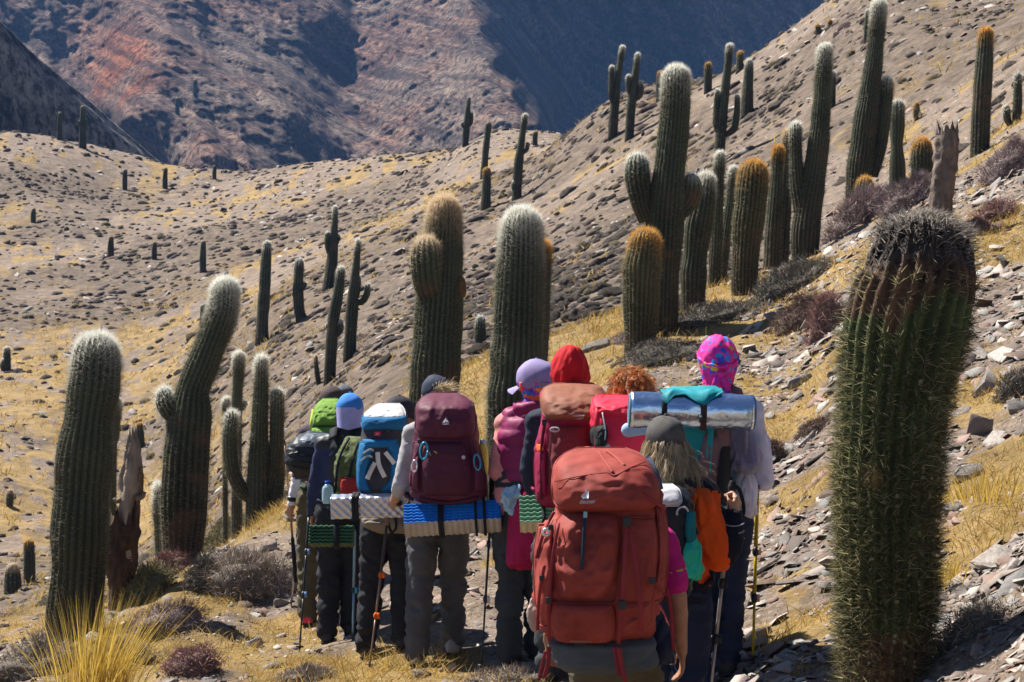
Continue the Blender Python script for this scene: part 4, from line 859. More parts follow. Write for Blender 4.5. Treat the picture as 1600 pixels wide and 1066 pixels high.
    for q in 'lr':
        A = arms.get(q) or ((head[0]+sgn(q)*.26*s/k, HOR-(sh[q][2]-.29*s-EYE)/k, .02), (head[0]+sgn(q)*.27*s/k, HOR-(sh[q][2]-.53*s-EYE)/k, .12), 'relax', None)
        el[q] = P(A[0][0], A[0][1], d)+[0, A[0][2], 0]; wr[q] = P(A[1][0], A[1][1], d)+[0, A[1][2], 0]
        cap(sh[q], el[q], .053*s, .041*s); cap(el[q], wr[q], .040*s, .027*s); m = (el[q]*.7+wr[q]*.3); cap(m, m, .041*s, .041*s)
        fd = nrm(wr[q]-el[q]); side = rt*sgn(q)
        if A[2] == 'grip':
            ax = nrm(A[3]); fd = nrm(fd-ax*np.dot(fd, ax)*(.35 if abs(np.dot(fd, ax)) > .75 else .85)); t = ax; n = nrm(np.cross(t, fd)); n = n if np.dot(n, -side) > 0 else -n
            # thumb side must point up along the pole
            hp = hand_parts(wr[q], fd, n, 'grip', s) if np.dot(np.cross(nrm(fd), n), ax) > 0 else [(V*1.0, f) for V, f in mirror_hand(wr[q], fd, n, s)]
            p.gripc[q] = wr[q]+nrm(fd)*.085*s+n*.028*s
        else:
            n = nrm(-side-fd*np.dot(-side, fd)); hp = hand_parts(wr[q], fd, n, 'relax', s) if np.dot(np.cross(fd, n), fw) > 0 else mirror_hand(wr[q], fd, n, s, 'relax')
        body += hp
    for q in 'lr':
        cap(hip[q], kn[q], .066*s, .044*s); cap(kn[q], an[q], .043*s, .034*s); m = kn[q]*.65+an[q]*.35-fw*.015; cap(m, m, .044*s, .044*s)
        cap(an[q]-[0, 0, .05*s], an[q]+fw*.13*s-[0, 0, .055*s], .036*s, .03*s)
    V, fs = remesh(body, .0108, 3); obj('body', V, fs, skin, root)
    for e in (-1, 1):
        ev, ef = ellipsoid(hc+hr*e*.031*s+hf*.088*s+[0, 0, .012*s], np.array([.013, .008, .009])*s, RH, 10, 7); obj('eye', ev, ef, mat('eye', (.05, .04, .035), .2, .1, 10, 0, 10, .5), root)
    # garments
    tp = torso(.016*loose, 0)
    for q, sl_ in zip('lr', sleeve):
        if sl_ <= .5: e2 = sh[q]+(el[q]-sh[q])*sl_*2; tp.append(capsule(sh[q], e2, .068*s, .066*s))
        else:
            w_ = .4+.6*loose; tp.append(capsule(sh[q], el[q], .058*s*w_, .050*s*w_)); w_ = min(w_, 1.1); e2 = el[q]+(wr[q]-el[q])*(sl_-.5)*2; tp.append(capsule(el[q], e2, .049*s*w_, (.038 if sl_ > .9 else .043)*s*w_))
    V, fs = remesh(tp, .014, 3); zc = b[2]+hem*1.7*s; V = V.copy(); V[:, 2] = np.where(V[:, 2] < zc, zc+(V[:, 2]-zc)*.25, V[:, 2])
    V = wrinkle(V, fs, .009, (13, 13, 20), 4); mi = None; tm = [top]
    if sleevemats:
        tm = [top]+list(sleevemats); mi = []
        for f in fs:
            c = V[f].mean(1); r_ = np.zeros(len(c)); best = np.full(len(c), .13)
            for q in 'lr':
                for a0, a1, idx, t0 in ((sh[q], el[q], 1, .04), (el[q], wr[q], 2, .0)):
                    t = ((c-a0)@(a1-a0))/np.dot(a1-a0, a1-a0); dd = np.linalg.norm(c-a0-np.clip(t, 0, 1)[:, None]*(a1-a0), axis=1); kk = (dd < best)&((t > t0) if idx == 1 else (t > .05)); r_ = np.where(kk, min(idx, len(sleevemats)), r_); best = np.where(kk, dd, best)
            mi.append(r_)
        mi = np.concatenate(mi)
    p.top = obj('jacket' if max(sleeve) > .6 else 'shirt', V, fs, tm, root, midx=mi)
    tr = [capsule(pel-[0, 0, .02], pel+[0, 0, .1*s], .152*s, .14*s, 20, 5, (1.12, .84))]
    for q in 'lr':
        a2 = an[q]-[0, 0, .01*s]; tr += [capsule(hip[q], kn[q], .100*s, .080*s), capsule(kn[q], a2, .078*s, .064*s)]
    V, fs = remesh(tr, .014, 3); V = wrinkle(V, fs, .03, (8, 8, 14), 4); obj('trousers', V, fs, bottom, root)
    for q in 'lr':
        a = an[q]; bt = [capsule(a-[0, 0, .045*s]-fw*.035*s, a+fw*.155*s-[0, 0, .048*s], .043*s, .036*s, sc=(1, 1)), capsule(a-[0, 0, .03], a+[0, 0, .035*s], .05*s, .05*s)]
        V, fs = remesh(bt, .013, 2); V[:, 2] = np.maximum(V[:, 2], a[2]-.085*s); so_ = obj('shoe', V, fs, shoe, root)
        sv, sf = capsule(a-[0, 0, .076*s]-fw*.035*s, a+fw*.155*s-[0, 0, .076*s], .044*s, .038*s); c0 = a[2]-.076*s; sv[:, 2] = c0+(sv[:, 2]-c0)*.3; obj('sole', sv, sf, fab('shoe_sole', (.035, .033, .03)), so_)
    return p
def mirror_hand(wr, fd, n, k, mode='grip'):
    f = nrm(fd); n = nrm(n-f*np.dot(n, f)); t = np.cross(f, n); o = []
    for V, fs in hand_parts(wr, fd, n, mode, k):
        V = V-2*((V-wr)@t)[:, None]*t; o.append((V, [q[:, ::-1] for q in fs]))
    return o
def fix(p): pass

def cap_hat(p, m, brim=None, brimlen=.075, tilt=0, strap=True, size=1.0, name='cap', backward=0):
    s = p.s*size; c = p.hc+[0, 0, .03*p.s]; th = np.arange(36)*2*np.pi/36; R = []
    for a in np.linspace(-.16, .49, 16)*np.pi:
        R.append(np.stack([np.cos(th)*np.cos(a)*.090*s, np.sin(th)*np.cos(a)*.110*s, np.full(36, np.sin(a)*.098*s+tilt*np.sin(th)*np.cos(a)*.1)], 1))
    V, fs = loft(R, True); seam = 1-.012*np.exp(-((np.mod(np.arctan2(V[:, 1], V[:, 0]), math.pi/3)-math.pi/6)/.05)**2); V = V*seam[:, None]; V = V+vnormals(V, fs)*(.004*fbm(V*18+p.hc[0], 3))[:, None]
    cr = obj(name, V@p.RH.T+c, fs, m, p.root)
    r = np.linspace(0, 1, 8); an = np.linspace(-1.15, 1.15, 21); G = []
    for side in (0, 1):
        for q in r:
            x = np.sin(an)*(.086+q*.004)*s; y = np.cos(an)*.104*s+q*brimlen*np.cos(an)**.6*s; zz = -.03*s-q*.018*s-.018*np.sin(an)**2*s*(1+q)-side*.004
            G.append(np.stack([x, y, zz], 1))
    G = np.array(G); Vb = G.reshape(-1, 3); f1 = grid_faces(8, 21); f2 = grid_faces(8, 21)[:, ::-1]+8*21
    edge = np.concatenate([np.arange(7*21, 8*21)]); e2 = edge+8*21; q = np.stack([edge[:-1], e2[:-1], e2[1:], edge[1:]], 1)
    obj('brim', Vb@p.RH.T+c, [np.concatenate([f1, f2, q])], brim or m, cr)
    bv, bf = ellipsoid(c+[0, 0, .1*s], (.008, .008, .006), n=10, m=6); obj('button', bv, bf, m, cr)
    if strap:
        t2 = np.linspace(math.pi*1.28, math.pi*1.72, 12); pts = np.stack([np.cos(t2)*.091*s, np.sin(t2)*.112*s, np.full(12, -.028*s)], 1)@p.RH.T+c; V, f = ribbon(pts, .012, .003, c); obj('strap', V, f, brim or m, cr)
    return cr
def ribbon(pts, width, thick, center=None, nvec=None, up=None):
    """flat strap along pts with a width and a thickness; faces away from center or along nvec"""
    pts = np.asarray(pts, float); Tt = np.gradient(pts, axis=0); R = []
    for i, q in enumerate(pts):
        t = nrm(Tt[i]); n = nrm(nvec) if nvec is not None else nrm(q-center); n = nrm(n-t*np.dot(n, t)); b = np.cross(t, n)
        R.append([q-b*width/2-n*thick/2, q+b*width/2-n*thick/2, q+b*width/2+n*thick/2, q-b*width/2+n*thick/2])
    return loft(R)
def hood(p, m, name='hood', size=1.0, low=-.17, peak=0.0, top=.135, flare=0.0, seam=False, band=None, folds=.006):
    """cloth cover over the whole head and neck, open at the face"""
    s = p.s*size; nt_ = 72; th = np.arange(nt_)*2*np.pi/nt_; zs = np.linspace(low, top, 44); R = []; ph_ = p.hc[0]*9
    for zz in zs:
        a = np.clip((zz-.02)/.118, -1, 1); w_ = math.sqrt(max(1-a*a, .0)) if zz > .02 else 1-.30*np.clip((.0-zz)/.10, 0, 1)+flare*np.clip((-.08-zz)/.09, 0, 1)
        w_ = max(w_, .03); fl = folds*np.clip((.07-zz)/.12, 0, 1)*(np.sin(7*th+ph_+zz*22)+.6*np.sin(13*th-zz*35+ph_))+.004*np.sin(3*th+zz*30+ph_)
        sm_ = .006*np.exp(-((th-1.5*np.pi)/.05)**2) if seam else 0
        r_ = 1+(fl+sm_)/.1
        R.append(np.stack([np.cos(th)*.095*w_*r_*s, np.sin(th)*.118*w_*r_*s, np.full(nt_, zz*s)], 1))
    V, fs = loft(R, True); V = wrinkle(V, fs, .009, (20, 20, 11)); V = wrinkle(V, fs, .004, (46, 46, 30), 2)
    tp_ = np.clip(V[:, 2]/(.13*s), 0, 1)**3; V[:, 2] += peak*.03*tp_; V[:, 1] -= peak*.025*tp_; q = fs[0]
    cen = V[q].mean(1); keep = ~((cen[:, 1] > .055*s)&(cen[:, 2] < .045*s)&(np.abs(cen[:, 0]) < .062*s)); V2 = np.vstack([V, V*np.array([.93, .93, .96])]); nq = q[keep]
    o = obj(name, V2@p.RH.T+p.hc+[0, 0, .012], [np.concatenate([nq, nq[:, ::-1]+len(V)]), np.concatenate([fs[1]])], m, p.root)
    if band:
        t = np.linspace(0, 2*np.pi, 60); pts = np.stack([np.cos(t)*.099*s, np.sin(t)*.122*s, (.035+.055*np.sin(t))*s+.003*np.sin(9*t)], 1)@p.RH.T+p.hc+[0, 0, .012]; bv, bf = tube(pts, .0065, 8); obj('fold_edge', wrinkle(bv, bf, .004, (40, 40, 40)), bf, m, o)
        kc = np.array([0, -.108*s, -.045*s]); kv, kf = ellipsoid(kc@p.RH.T+p.hc, (.022, .017, .016)); obj('knot', wrinkle(kv, kf, .008, (50, 50, 50)), kf, m, o)
        for e in (-1, 1):
            tl = crom(np.array([kc, kc+[e*.018, -.012, -.03], kc+[e*.032, -.008, -.075], kc+[e*.028, .004, -.115]]), 14)@p.RH.T+p.hc; tv, tf = ribbon(tl, .034, .006, center=p.hc); obj('tail', wrinkle(tv, tf, .006, (30, 30, 30)), tf, m, o)
    return o
def locks(p, roots, nper, path, wd, col, name='hair', seg=16, jit=.004, spread=.006):
    """hair in locks: path(root, t, i) -> points; every lock holds nper strands"""
    nl = len(roots); t = np.linspace(0, 1, seg+1); Cn = path(roots, t)                    # (nl, seg+1, 3)
    n = nl*nper; Ps = np.repeat(Cn, nper, 0)+rng.normal(size=(n, 1, 3))*spread*(.35+.9*t[None, :, None])+np.cumsum(rng.normal(size=(n, seg+1, 3))*jit*.3, 1)
    side = np.cross(Ps[:, -1]-Ps[:, 0], rng.normal(size=(n, 3))); side /= np.linalg.norm(side, axis=1, keepdims=True)+1e-9
    wv = (wd*np.linspace(1, .3, seg+1))[None, :, None]; V = np.stack([Ps-side[:, None]*wv, Ps+side[:, None]*wv], 2).reshape(-1, 3)
    i = ((np.arange(n)*(seg+1)*2)[:, None]+(np.arange(seg)*2)[None]).ravel(); fs = np.stack([i, i+1, i+3, i+2], 1)
    c = np.array(col)*np.repeat(rng.uniform(.45, 1.45, (nl, 1)), nper, 0)*rng.uniform(.8, 1.2, (n, 1)); o = obj(name, V, [fs], HAIRM, p.root, np.repeat(np.clip(c, .01, .9), (seg+1)*2, 0)); o['kind'] = 'stuff'; return o
def strands(p, n, rootf, pathf, wd, mcol, name='hair', seg=7, mt=None):
    r0 = rootf(n); Ps = [r0]; q = r0
    for k in range(seg): q = pathf(q, k, n); Ps.append(q)
    Ps = np.stack(Ps, 1); side = np.cross(Ps[:, -1]-Ps[:, 0], rng.normal(size=(n, 3))); side /= np.linalg.norm(side, axis=1, keepdims=True)+1e-9
    wv = (wd*np.linspace(1, .3, seg+1))[None, :, None]; A = Ps-side[:, None]*wv; B = Ps+side[:, None]*wv; V = np.stack([A, B], 2).reshape(-1, 3)
    i = (np.arange(n)*(seg+1)*2)[:, None]+(np.arange(seg)*2)[None]; i = i.ravel(); fs = np.stack([i, i+1, i+3, i+2], 1)
    c = np.array(mcol)*rng.uniform(.55, 1.5, (n, 1)); return obj(name, V, [fs], mt or HAIRM, p.root, np.repeat(np.clip(c, .01, .9), (seg+1)*2, 0))
HAIRM = mat('hair_strands', (1, 1, 1), .45, .05, 5, 0, 10, .4, attr=True, transl=.2)

# ------------------------------------------------------------------ soft packs traced row by row, each with its own depth
class Soft:
    def __init__(s, d, rows, t, e=3.2, scale=1.0):
        r = np.array(rows, float); n = 60; y = np.linspace(r[0, 0], r[-1, 0], n); s.py = y; s.l = _pchip(r[:, 0], r[:, 1], y); s.r = _pchip(r[:, 0], r[:, 2], y)
        s.t = _pchip(r[:, 0], np.array(t, float) if np.ndim(t) else np.full(len(r), t), y); s.d = d; s.e = e; s.k = (d-.75*s.t.max())/F
    def w(s, px, py, y): return np.stack([(px-800)*s.k+0*y, s.d+y, EYE+(HOR-py)*s.k+0*y], -1)
    def at(s, py):
        f = lambda a: np.interp(py, s.py, a); return (f(s.l)+f(s.r))/2, (f(s.r)-f(s.l))/2, f(s.t)
    def surf(s, px, py, off=0.0):
        px = np.asarray(px, float); py = np.asarray(py, float); c, h, t = s.at(py); a = np.clip(np.abs(px-c)/h, 0, .995)
        return s.w(px, py, -t/2-t/2*(1-a**s.e)**(1/s.e)-off)
    def mesh(s, amp=.008, sc=(9, 9, 12), nr=56, n=72):
        py = np.linspace(s.py[0], s.py[-1], nr); c, h, t = s.at(py); th = np.arange(n)*2*np.pi/n
        ex = 2/s.e; X = np.sign(np.cos(th))*np.abs(np.cos(th))**ex; Y = np.sign(np.sin(th))*np.abs(np.sin(th))**ex
        m = (s.py[-1]-s.py[0]); q = np.minimum(py-s.py[0], s.py[-1]-py)/m; rd = np.clip(q/.10, 0, 1); rd = np.sqrt(np.clip(1-(1-rd)**2, 0, 1))*.30+.70
        R = s.w(c[:, None]+h[:, None]*X*rd[:, None]**.4, py[:, None], -t[:, None]/2+t[:, None]/2*Y*rd[:, None])
        V, fs = loft(R); V = wrinkle(V, fs, amp, sc); return wrinkle(V, fs, .0035, (24, 24, 15), 2), fs
def soft(S, name, m, root, amp=.008, sc=(9, 9, 12)):
    V, fs = S.mesh(amp, sc); return obj(name, V, fs, m, root)
def pillow(S, rows, h, name, m, root, amp=.004, sc=(14, 14, 16), pw=4, nr=40, n=40, base=.002):
    """stuffed panel sewn on the near face of S"""
    r = np.array(rows, float); py = np.linspace(r[0, 0], r[-1, 0], nr); l = _pchip(r[:, 0], r[:, 1], py); q = _pchip(r[:, 0], r[:, 2], py); u = np.linspace(-1, 1, n); v = np.linspace(-1, 1, nr)
    PX = (l+q)[:, None]/2+(q-l)[:, None]/2*u[None]; PY = np.repeat(py[:, None], n, 1); prof = np.clip((1-np.abs(u)**pw)[None]*(1-np.abs(v)**pw)[:, None], 0, 1)**.6
    A = S.surf(PX, PY, -.02*(prof < .001)+base+h*prof); N = np.array([0, -1, 0]); nz = .5-np.abs(fbm(A*np.array(sc), 3)); n2_ = .5-np.abs(fbm(A*np.array([30., 30, 20])+5, 2)); A[..., 1] -= (amp*nz+.002*n2_)*np.clip(prof*1.4, 0, 1)
    B = S.surf(PX, PY, -.03); V = np.concatenate([A.reshape(-1, 3), B.reshape(-1, 3)]); g = grid_faces(nr, n); M_ = nr*n
    lp = np.concatenate([np.arange(n), np.arange(1, nr)*n+n-1, (nr-1)*n+np.arange(n-2, -1, -1), np.arange(nr-2, 0, -1)*n]); l2 = np.roll(lp, -1)
    o = obj(name, V, [np.concatenate([g[:, ::-1], g+M_, np.stack([lp, l2, l2+M_, lp+M_], 1)])], m, root)
    if root.parent is None and abs(r[-1, 0]-r[0, 0]) > 14:
        cx, cy = PX.mean(), PY.mean(); lx = cx+(PX.ravel()[lp]-cx)*.985; ly = cy+(PY.ravel()[lp]-cy)*.985; tv, tf = tube(S.surf(np.append(lx, lx[0]), np.append(ly, ly[0]), base+.004), .0036, 6); obj('seam', tv, tf, m, o)
    return o
def strap(S, pts, wpx, name, m, root, off=.008, thick=.003, seg=24, hang=False):
    q = crom(np.array(pts, float), seg)
    W = S.surf(q[:, 0], q[:, 1], off) if not hang else S.w(q[:, 0], q[:, 1], np.full(seg, hang))
    V, f = ribbon(W, wpx*S.k, thick, nvec=(0, -1, 0)); return obj(name, V, f, m, root)
def buckle(S, px, py, w, h, root, m=None, off=.014, y=None):
    c = S.surf(px, py, off) if y is None else S.w(np.float64(px), np.float64(py), np.float64(y)); V, f = box(c, (w*S.k/2, .006, h*S.k/2)); o = obj('buckle', V, f, m or BLACKP, root, smooth=False)
    bv = o.modifiers.new('b', 'BEVEL'); bv.width = .002; bv.segments = 2; return o
def mark(S, polys, m, root, name='logo', off=.010, label=None):
    parts = []
    for pl in polys:
        pl = np.array(pl, float); A = S.surf(pl[:, 0], pl[:, 1], off); B = S.surf(pl[:, 0], pl[:, 1], off-.003); n = len(pl); i = np.arange(n); j = (i+1) % n
        parts.append((np.vstack([A, B]), [np.stack([i, j, j+n, i+n], 1), np.arange(n)[None]]))
    V, fs = join(parts); o = obj(name, V, fs, m, root, smooth=False)
    if label: o['label'] = label
    return o
def text_on(S, s, px, py, hpx, m, root, name='lettering', off=.009, slope=0):
    cu = bpy.data.curves.new('t', 'FONT'); cu.body = s; cu.size = hpx; cu.align_x = 'CENTER'; cu.extrude = 0; o = bpy.data.objects.new('t', cu); C.objects.link(o)
    dg = bpy.context.evaluated_depsgraph_get(); me = bpy.data.meshes.new_from_object(o.evaluated_get(dg)); bpy.data.objects.remove(o)
    v = np.zeros(len(me.vertices)*3); me.vertices.foreach_get('co', v); v = v.reshape(-1, 3); W = S.surf(px+v[:, 0], py-v[:, 1]+slope*v[:, 0], off)
    org = wloc(root); me.vertices.foreach_set('co', (W-org).astype(np.float32).ravel()); me.update(); me.materials.append(m); me.name = name
    q = bpy.data.objects.new(name, me); C.objects.link(q); q.parent = root; return q
def harness(p, S, m, root):
    """padded shoulder straps round the wearer and a hip belt"""
    for q in 'lr':
        sgnq = sgn(q); a = p.sh[q]; b_ = p.nkb*.45+a*.55; top = b_+[0, 0, .085*p.s]
        pts = [b_+[0, -.15, .02], top+[0, -.04, 0], top+[0, .04, -.01], b_+[0, .15, -.05], b_+p.rt*sgnq*.03+[0, .16, -.2], b_+p.rt*sgnq*.09+[0, .05, -.36], b_+p.rt*sgnq*.08+[0, -.1, -.40]]
        V, f = ribbon(crom(np.array(pts), 30), .055, .014, center=p.che); obj('shoulder_strap', V, f, m, root)
def pack_root(label, S, px, py):
    r = empty('backpack', S.w(np.float64(px), np.float64(py), np.float64(-.1))); tag(r, label, 'backpack', "hikers' backpacks"); return r

# ------------------------------------------------------------------ sleeping mats and poles
def foam_mat(label, a, b, d, size, n, tilt, cols, dimple='wave', strapm=None, straps=(), y=-.36):
    """accordion-folded mat: a, b = photo positions of the two ends of its axis; n stacked panels"""
    k = d/F; d = d+y; A = P(a[0], a[1], d); B = P(b[0], b[1], d); ax = nrm(B-A); L = np.linalg.norm(B-A); up = nrm(np.cross(np.array([0, -1., 0]), ax))*-1
    if up[2] < 0: up = -up
    back = nrm(np.cross(ax, up)); back = back if back[1] < 0 else -back
    ct, st = math.cos(tilt), math.sin(tilt); e1 = up*ct+back*st; e2 = back*ct-up*st          # e1 stacking, e2 towards viewer
    cen = (A+B)/2; root = empty('sleeping_mat', cen); tag(root, label, 'sleeping mat', 'folded foam mats'); w1, w2 = size; th = w1/n
    for j in range(n):
        nu, nv = 100, (9 if dimple == 'wave' else 26); u = np.linspace(0, L, nu); v = np.linspace(-w2/2, w2/2, nv); U, Vv = np.meshgrid(u, v, indexing='ij'); wav = np.sin(U*2*np.pi/.034+(j % 2)*0)
        z0 = (j-n/2+.5)*th; edge = .0045*wav
        if dimple == 'wave': hgt = .0045*wav
        else: hgt = .010*np.sin(U*2*np.pi/.05)*np.sin(Vv*2*np.pi/.05)
        tt = th*.42; rim = np.clip((w2/2-np.abs(Vv))/.012, 0, 1)**.5
        top = cen[None, None]+(U-L/2)[..., None]*ax+(Vv)[..., None]*e2+(z0+hgt*.7+tt*(.35+.65*rim))[..., None]*e1; bot = cen[None, None]+(U-L/2)[..., None]*ax+Vv[..., None]*e2+(z0+hgt*.7-tt*(.35+.65*rim))[..., None]*e1
        Vx = np.concatenate([top.reshape(-1, 3), bot.reshape(-1, 3)]); g = grid_faces(nu, nv); M_ = nu*nv
        lp = np.concatenate([np.arange(nv), np.arange(1, nu)*nv+nv-1, (nu-1)*nv+np.arange(nv-2, -1, -1), np.arange(nu-2, 0, -1)*nv]); l2 = np.roll(lp, -1)
        o = obj('foam_panel', Vx, [np.concatenate([g, g[:, ::-1]+M_, np.stack([lp, lp+M_, l2+M_, l2], 1)])], [cols[0], cols[1]], root, midx=np.concatenate([np.zeros(len(g)), np.full(len(g), 1.0 if j == 0 else 0.0), np.zeros(len(lp))]))
    for f_, wd, tail in straps:
        c = cen+ax*(f_-.5)*L; h1, h2 = w1/2+.006, w2/2+.006; pts = [c+e1*h1*x+e2*h2*z_ for x, z_ in ((1, 1), (-1, 1), (-1, -1), (1, -1), (1, 1))]; Q = []
        for q in range(4): Q += [pts[q]*(1-t)+pts[q+1]*t for t in np.linspace(0, 1, 6)[:-1]]
        Q.append(pts[0]); V, f = ribbon(np.array(Q), wd, .004, center=c); obj('strap', V, f, strapm or WEB, root)
    return root
def pole(label, top, tip, d, cols, y0=0, y1=0, grip=.13, r=.0085, strapside=1, collars=(.42, .7), basket=True, stick=None, straploop=True):
    A = P(top[0], top[1], d)+[0, y0, 0]; B = P(tip[0], tip[1], d)+[0, y1, 0]
    if stick is not None: B[2] = float(T(B[0], B[1]))-.02 if stick else B[2]
    ax = nrm(A-B); L = np.linalg.norm(A-B); root = empty('trekking_pole', B); tag(root, label, 'trekking pole', 'trekking poles'); at = lambda f: A-ax*L*f
    g = grip/L
    V, f = tube([at(0), at(.012), at(g*.25), at(g*.55), at(g*.9), at(g)], [.012, .019, .0145, .0165, .014, .0125], 12, 26); obj('grip', V, f, cols.get('grip', WEB), root)
    ends = [g]+list(collars)+[.955]
    for i in range(len(ends)-1):
        V, f = tube([at(ends[i]), at(ends[i+1])], r*(1-.16*i), 10, 4); obj('shaft', V, f, cols['shaft'] if i == 0 or 'low' not in cols else cols['low'], root)
    for q in collars:
        V, f = tube([at(q-.018), at(q-.01), at(q+.012), at(q+.018)], [r*1.1, r*1.75, r*1.75, r*1.1], 10, 10); o = obj('lock_collar', V, f, cols.get('lock', BLACKP), root)
        V, f = box(at(q)+[.016, -.006, 0], (.008, .006, .018)); obj('lever', V, f, cols.get('lever', BLACKP), o, smooth=False)
    V, f = tube([at(.95), at(.985), at(1)], [.0075, .005, .003], 8, 5); obj('tip', V, f, BLACKP, root)
    if basket:
        c = at(.945); u, v = frame(ax); th = np.arange(20)*2*np.pi/20; R = [c+ax*q+(np.cos(th)[:, None]*u+np.sin(th)[:, None]*v)*rr for q, rr in ((.006, .008), (.004, .026), (-.002, .027), (-.004, .008))]; V, f = loft(R); obj('basket', V, f, BLACKP, root)
    if straploop:
        h = at(.012); q = crom(np.array([h, h+[.03*strapside, -.02, -.03], h+[.045*strapside, -.03, -.12], h+[.015*strapside, -.02, -.15], h+[-.005*strapside, -.01, -.08], h-[0, 0, .005]]), 26); V, f = ribbon(q, .016, .002, nvec=(0, -1, .1)); obj('wrist_strap', V, f, WEB, root)
    return root
# ------------------------------------------------------------------ the walking party, front of the line first
def G_(x, z=1): return np.array([x*.12, 0.0, z])
UP = np.array([.08, -.05, 1.0])
olive = fab('olive_trousers', (.10, .085, .05)); blackp = fab('black_trousers', (.022, .022, .026)); greyp = fab('grey_trousers', (.085, .085, .09)); darkg = fab('dark_grey_trousers', (.045, .05, .055)); navyp = fab('navy_trousers', (.018, .026, .06))
bootb = fab('dark_boot', (.05, .045, .045)); bootg = fab('grey_boot', (.28, .27, .26)); pinkshoe = fab('pink_shoe', (.75, .06, .12))
# A2: cap only shows
a2 = person('person in grey and black cap almost hidden ahead of the green pack', 520, 14.7, (538, 622), {}, fab('charcoal_jacket', (.05, .05, .06)), blackp, bootb)
cap_hat(a2, fab('grey_cap', (.10, .105, .12)), fab('black_brim', (.03, .03, .035)))
a1 = person('person in brown cap, white sleeve and olive trousers with pink shoes', 497, 13.4, (518, 630), {'l': ((466, 745, .02), (455, 788, .06), 'grip', (-.06, 0, 1))}, fab('plum_jacket', (.07, .055, .08)), olive, pinkshoe, yaw=-.15, sleevemats=(fab('plum_jacket', (.07, .055, .08)), fab('white_sleeves', (.70, .68, .76))))
cap_hat(a1, fab('brown_cap', (.075, .05, .05)))
wv, wf = tube([P(457, 776, 13.42), P(456, 781, 13.43)], .034, 16, 3); obj('watch', wv, wf, BLACKP, a1.root)
S = Soft(13.28, [(622, 500, 524), (630, 492, 532), (645, 487, 536), (665, 484, 538), (700, 486, 540), (760, 490, 545), (800, 494, 540)], [.02, .1, .2, .26, .28, .28, .2])
r = pack_root('bright green backpack with puffed lid behind the blue-capped person', S, 512, 800); gm = fab('green_ripstop', (.14, .26, .035), c2=(.20, .36, .06)); bd = soft(S, 'main_body', fab('dark_green_pack', (.05, .09, .03)), r, .02, (14, 14, 14))
pillow(S, [(622, 501, 523), (635, 490, 533), (652, 488, 534), (664, 492, 530)], .05, 'lid', gm, r, .018, (18, 18, 16)); pillow(S, [(668, 486, 536), (685, 486, 538), (705, 492, 535)], .04, 'pocket', gm, r, .02)
strap(S, [(487, 640), (485, 690), (486, 740)], 4, 'strap', fab('lime_webbing', (.45, .55, .06)), r); harness(a1, S, fab('dark_green_pack', (.05, .09, .03)), r)
S = Soft(13.05, [(674, 478, 500), (684, 456, 515), (700, 446, 522), (718, 443, 520), (735, 450, 512), (748, 462, 494)], [.12, .2, .25, .26, .22, .1], 2.3)
r = empty('carry_bag', S.w(np.float64(480), np.float64(748), np.float64(-.1))); tag(r, 'rounded black carry bag slung at the left of the green backpack', 'bag'); bm = fab('black_bag', (.026, .03, .036), rough=.5); soft(S, 'bag_body', bm, r, .014, (14, 14, 20))
pillow(S, [(676, 478, 512), (688, 466, 520), (698, 470, 518)], .03, 'flap', fab('slate_flap', (.10, .12, .15), rough=.45), r, .012)
for q in (706, 716, 726): strap(S, [(450, q), (480, q+6), (514, q+2)], 2, 'seam', WEB, r, .006)
mark(S, [[(452, 707), (458, 705), (458, 707.5), (452, 709.5)], [(460, 705), (466, 704), (466, 706.5), (460, 707.5)]], fab('grey_print', (.4, .42, .42)), r, 'print')
pole('pole held upside down by the white-sleeved person', (461, 912), (443, 686), 13.45, {'shaft': fab('bronze_shaft', (.30, .20, .14), rough=.35, metal=.6), 'low': fab('bronze_shaft', (.3, .2, .14))}, .06, .06, grip=.32, collars=(.5,), basket=False, straploop=False)
pole('thin pale pole leaning beside the white-sleeved person', (472, 742), (448, 925), 13.6, {'shaft': fab('steel_shaft', (.45, .45, .48), rough=.3, metal=.7)}, .1, .25, collars=(.45,), stick=True)

# B
navy = fab('navy_jacket', (.03, .035, .09)); puff = fab('black_puffer', (.03, .032, .036), rough=.45)
b = person('person in blue cap with lilac neck flap and navy jacket', 528, 12.6, (547, 644), {'l': ((490, 765, .03), (486, 800, .08), 'grip', (.02, 0, 1)), 'r': ((580, 745, .05), (560, 800, .2), 'grip', (0, 0, 1))}, puff, blackp, bootb, sleevemats=(navy, navy))
ch = cap_hat(b, fab('blue_cap', (.05, .22, .62)), size=1.06, strap=False)
th = np.linspace(math.pi*1.08, math.pi*1.92, 24); R = [np.stack([np.cos(th)*(.097-.008*q)*b.s, np.sin(th)*(.117-.012*q)*b.s-.01*q, np.full(24, -.0-.155*q*b.s)+.02*np.abs(np.cos(th))*q], 1) for q in np.linspace(0, 1, 10)]; G2 = np.array(R).reshape(-1, 3); g = grid_faces(10, 24)
obj('neck_flap', np.vstack([G2, G2*[.97, .97, 1]])@b.RH.T+b.hc+[0, 0, .03], [np.concatenate([g, g[:, ::-1]+240])], fab('lilac_flap', (.38, .36, .66)), b.root)
S = Soft(12.5, [(682, 536, 575), (700, 530, 590), (730, 522, 596), (760, 522, 596), (790, 530, 590), (810, 538, 580)], [.12, .2, .24, .24, .22, .12])
r = pack_root('small dark camouflage-green backpack of the blue-capped person', S, 555, 810); soft(S, 'main_body', fab('forest_pack', (.055, .075, .03), var=.5, scale=22, c2=(.16, .2, .07)), r, .02, (16, 16, 16))
for a in ([(545, 684), (530, 720), (524, 770)], [(580, 686), (590, 730), (588, 790)], [(560, 690), (548, 740), (545, 800)]): strap(S, a, 4, 'strap', WEB, r)
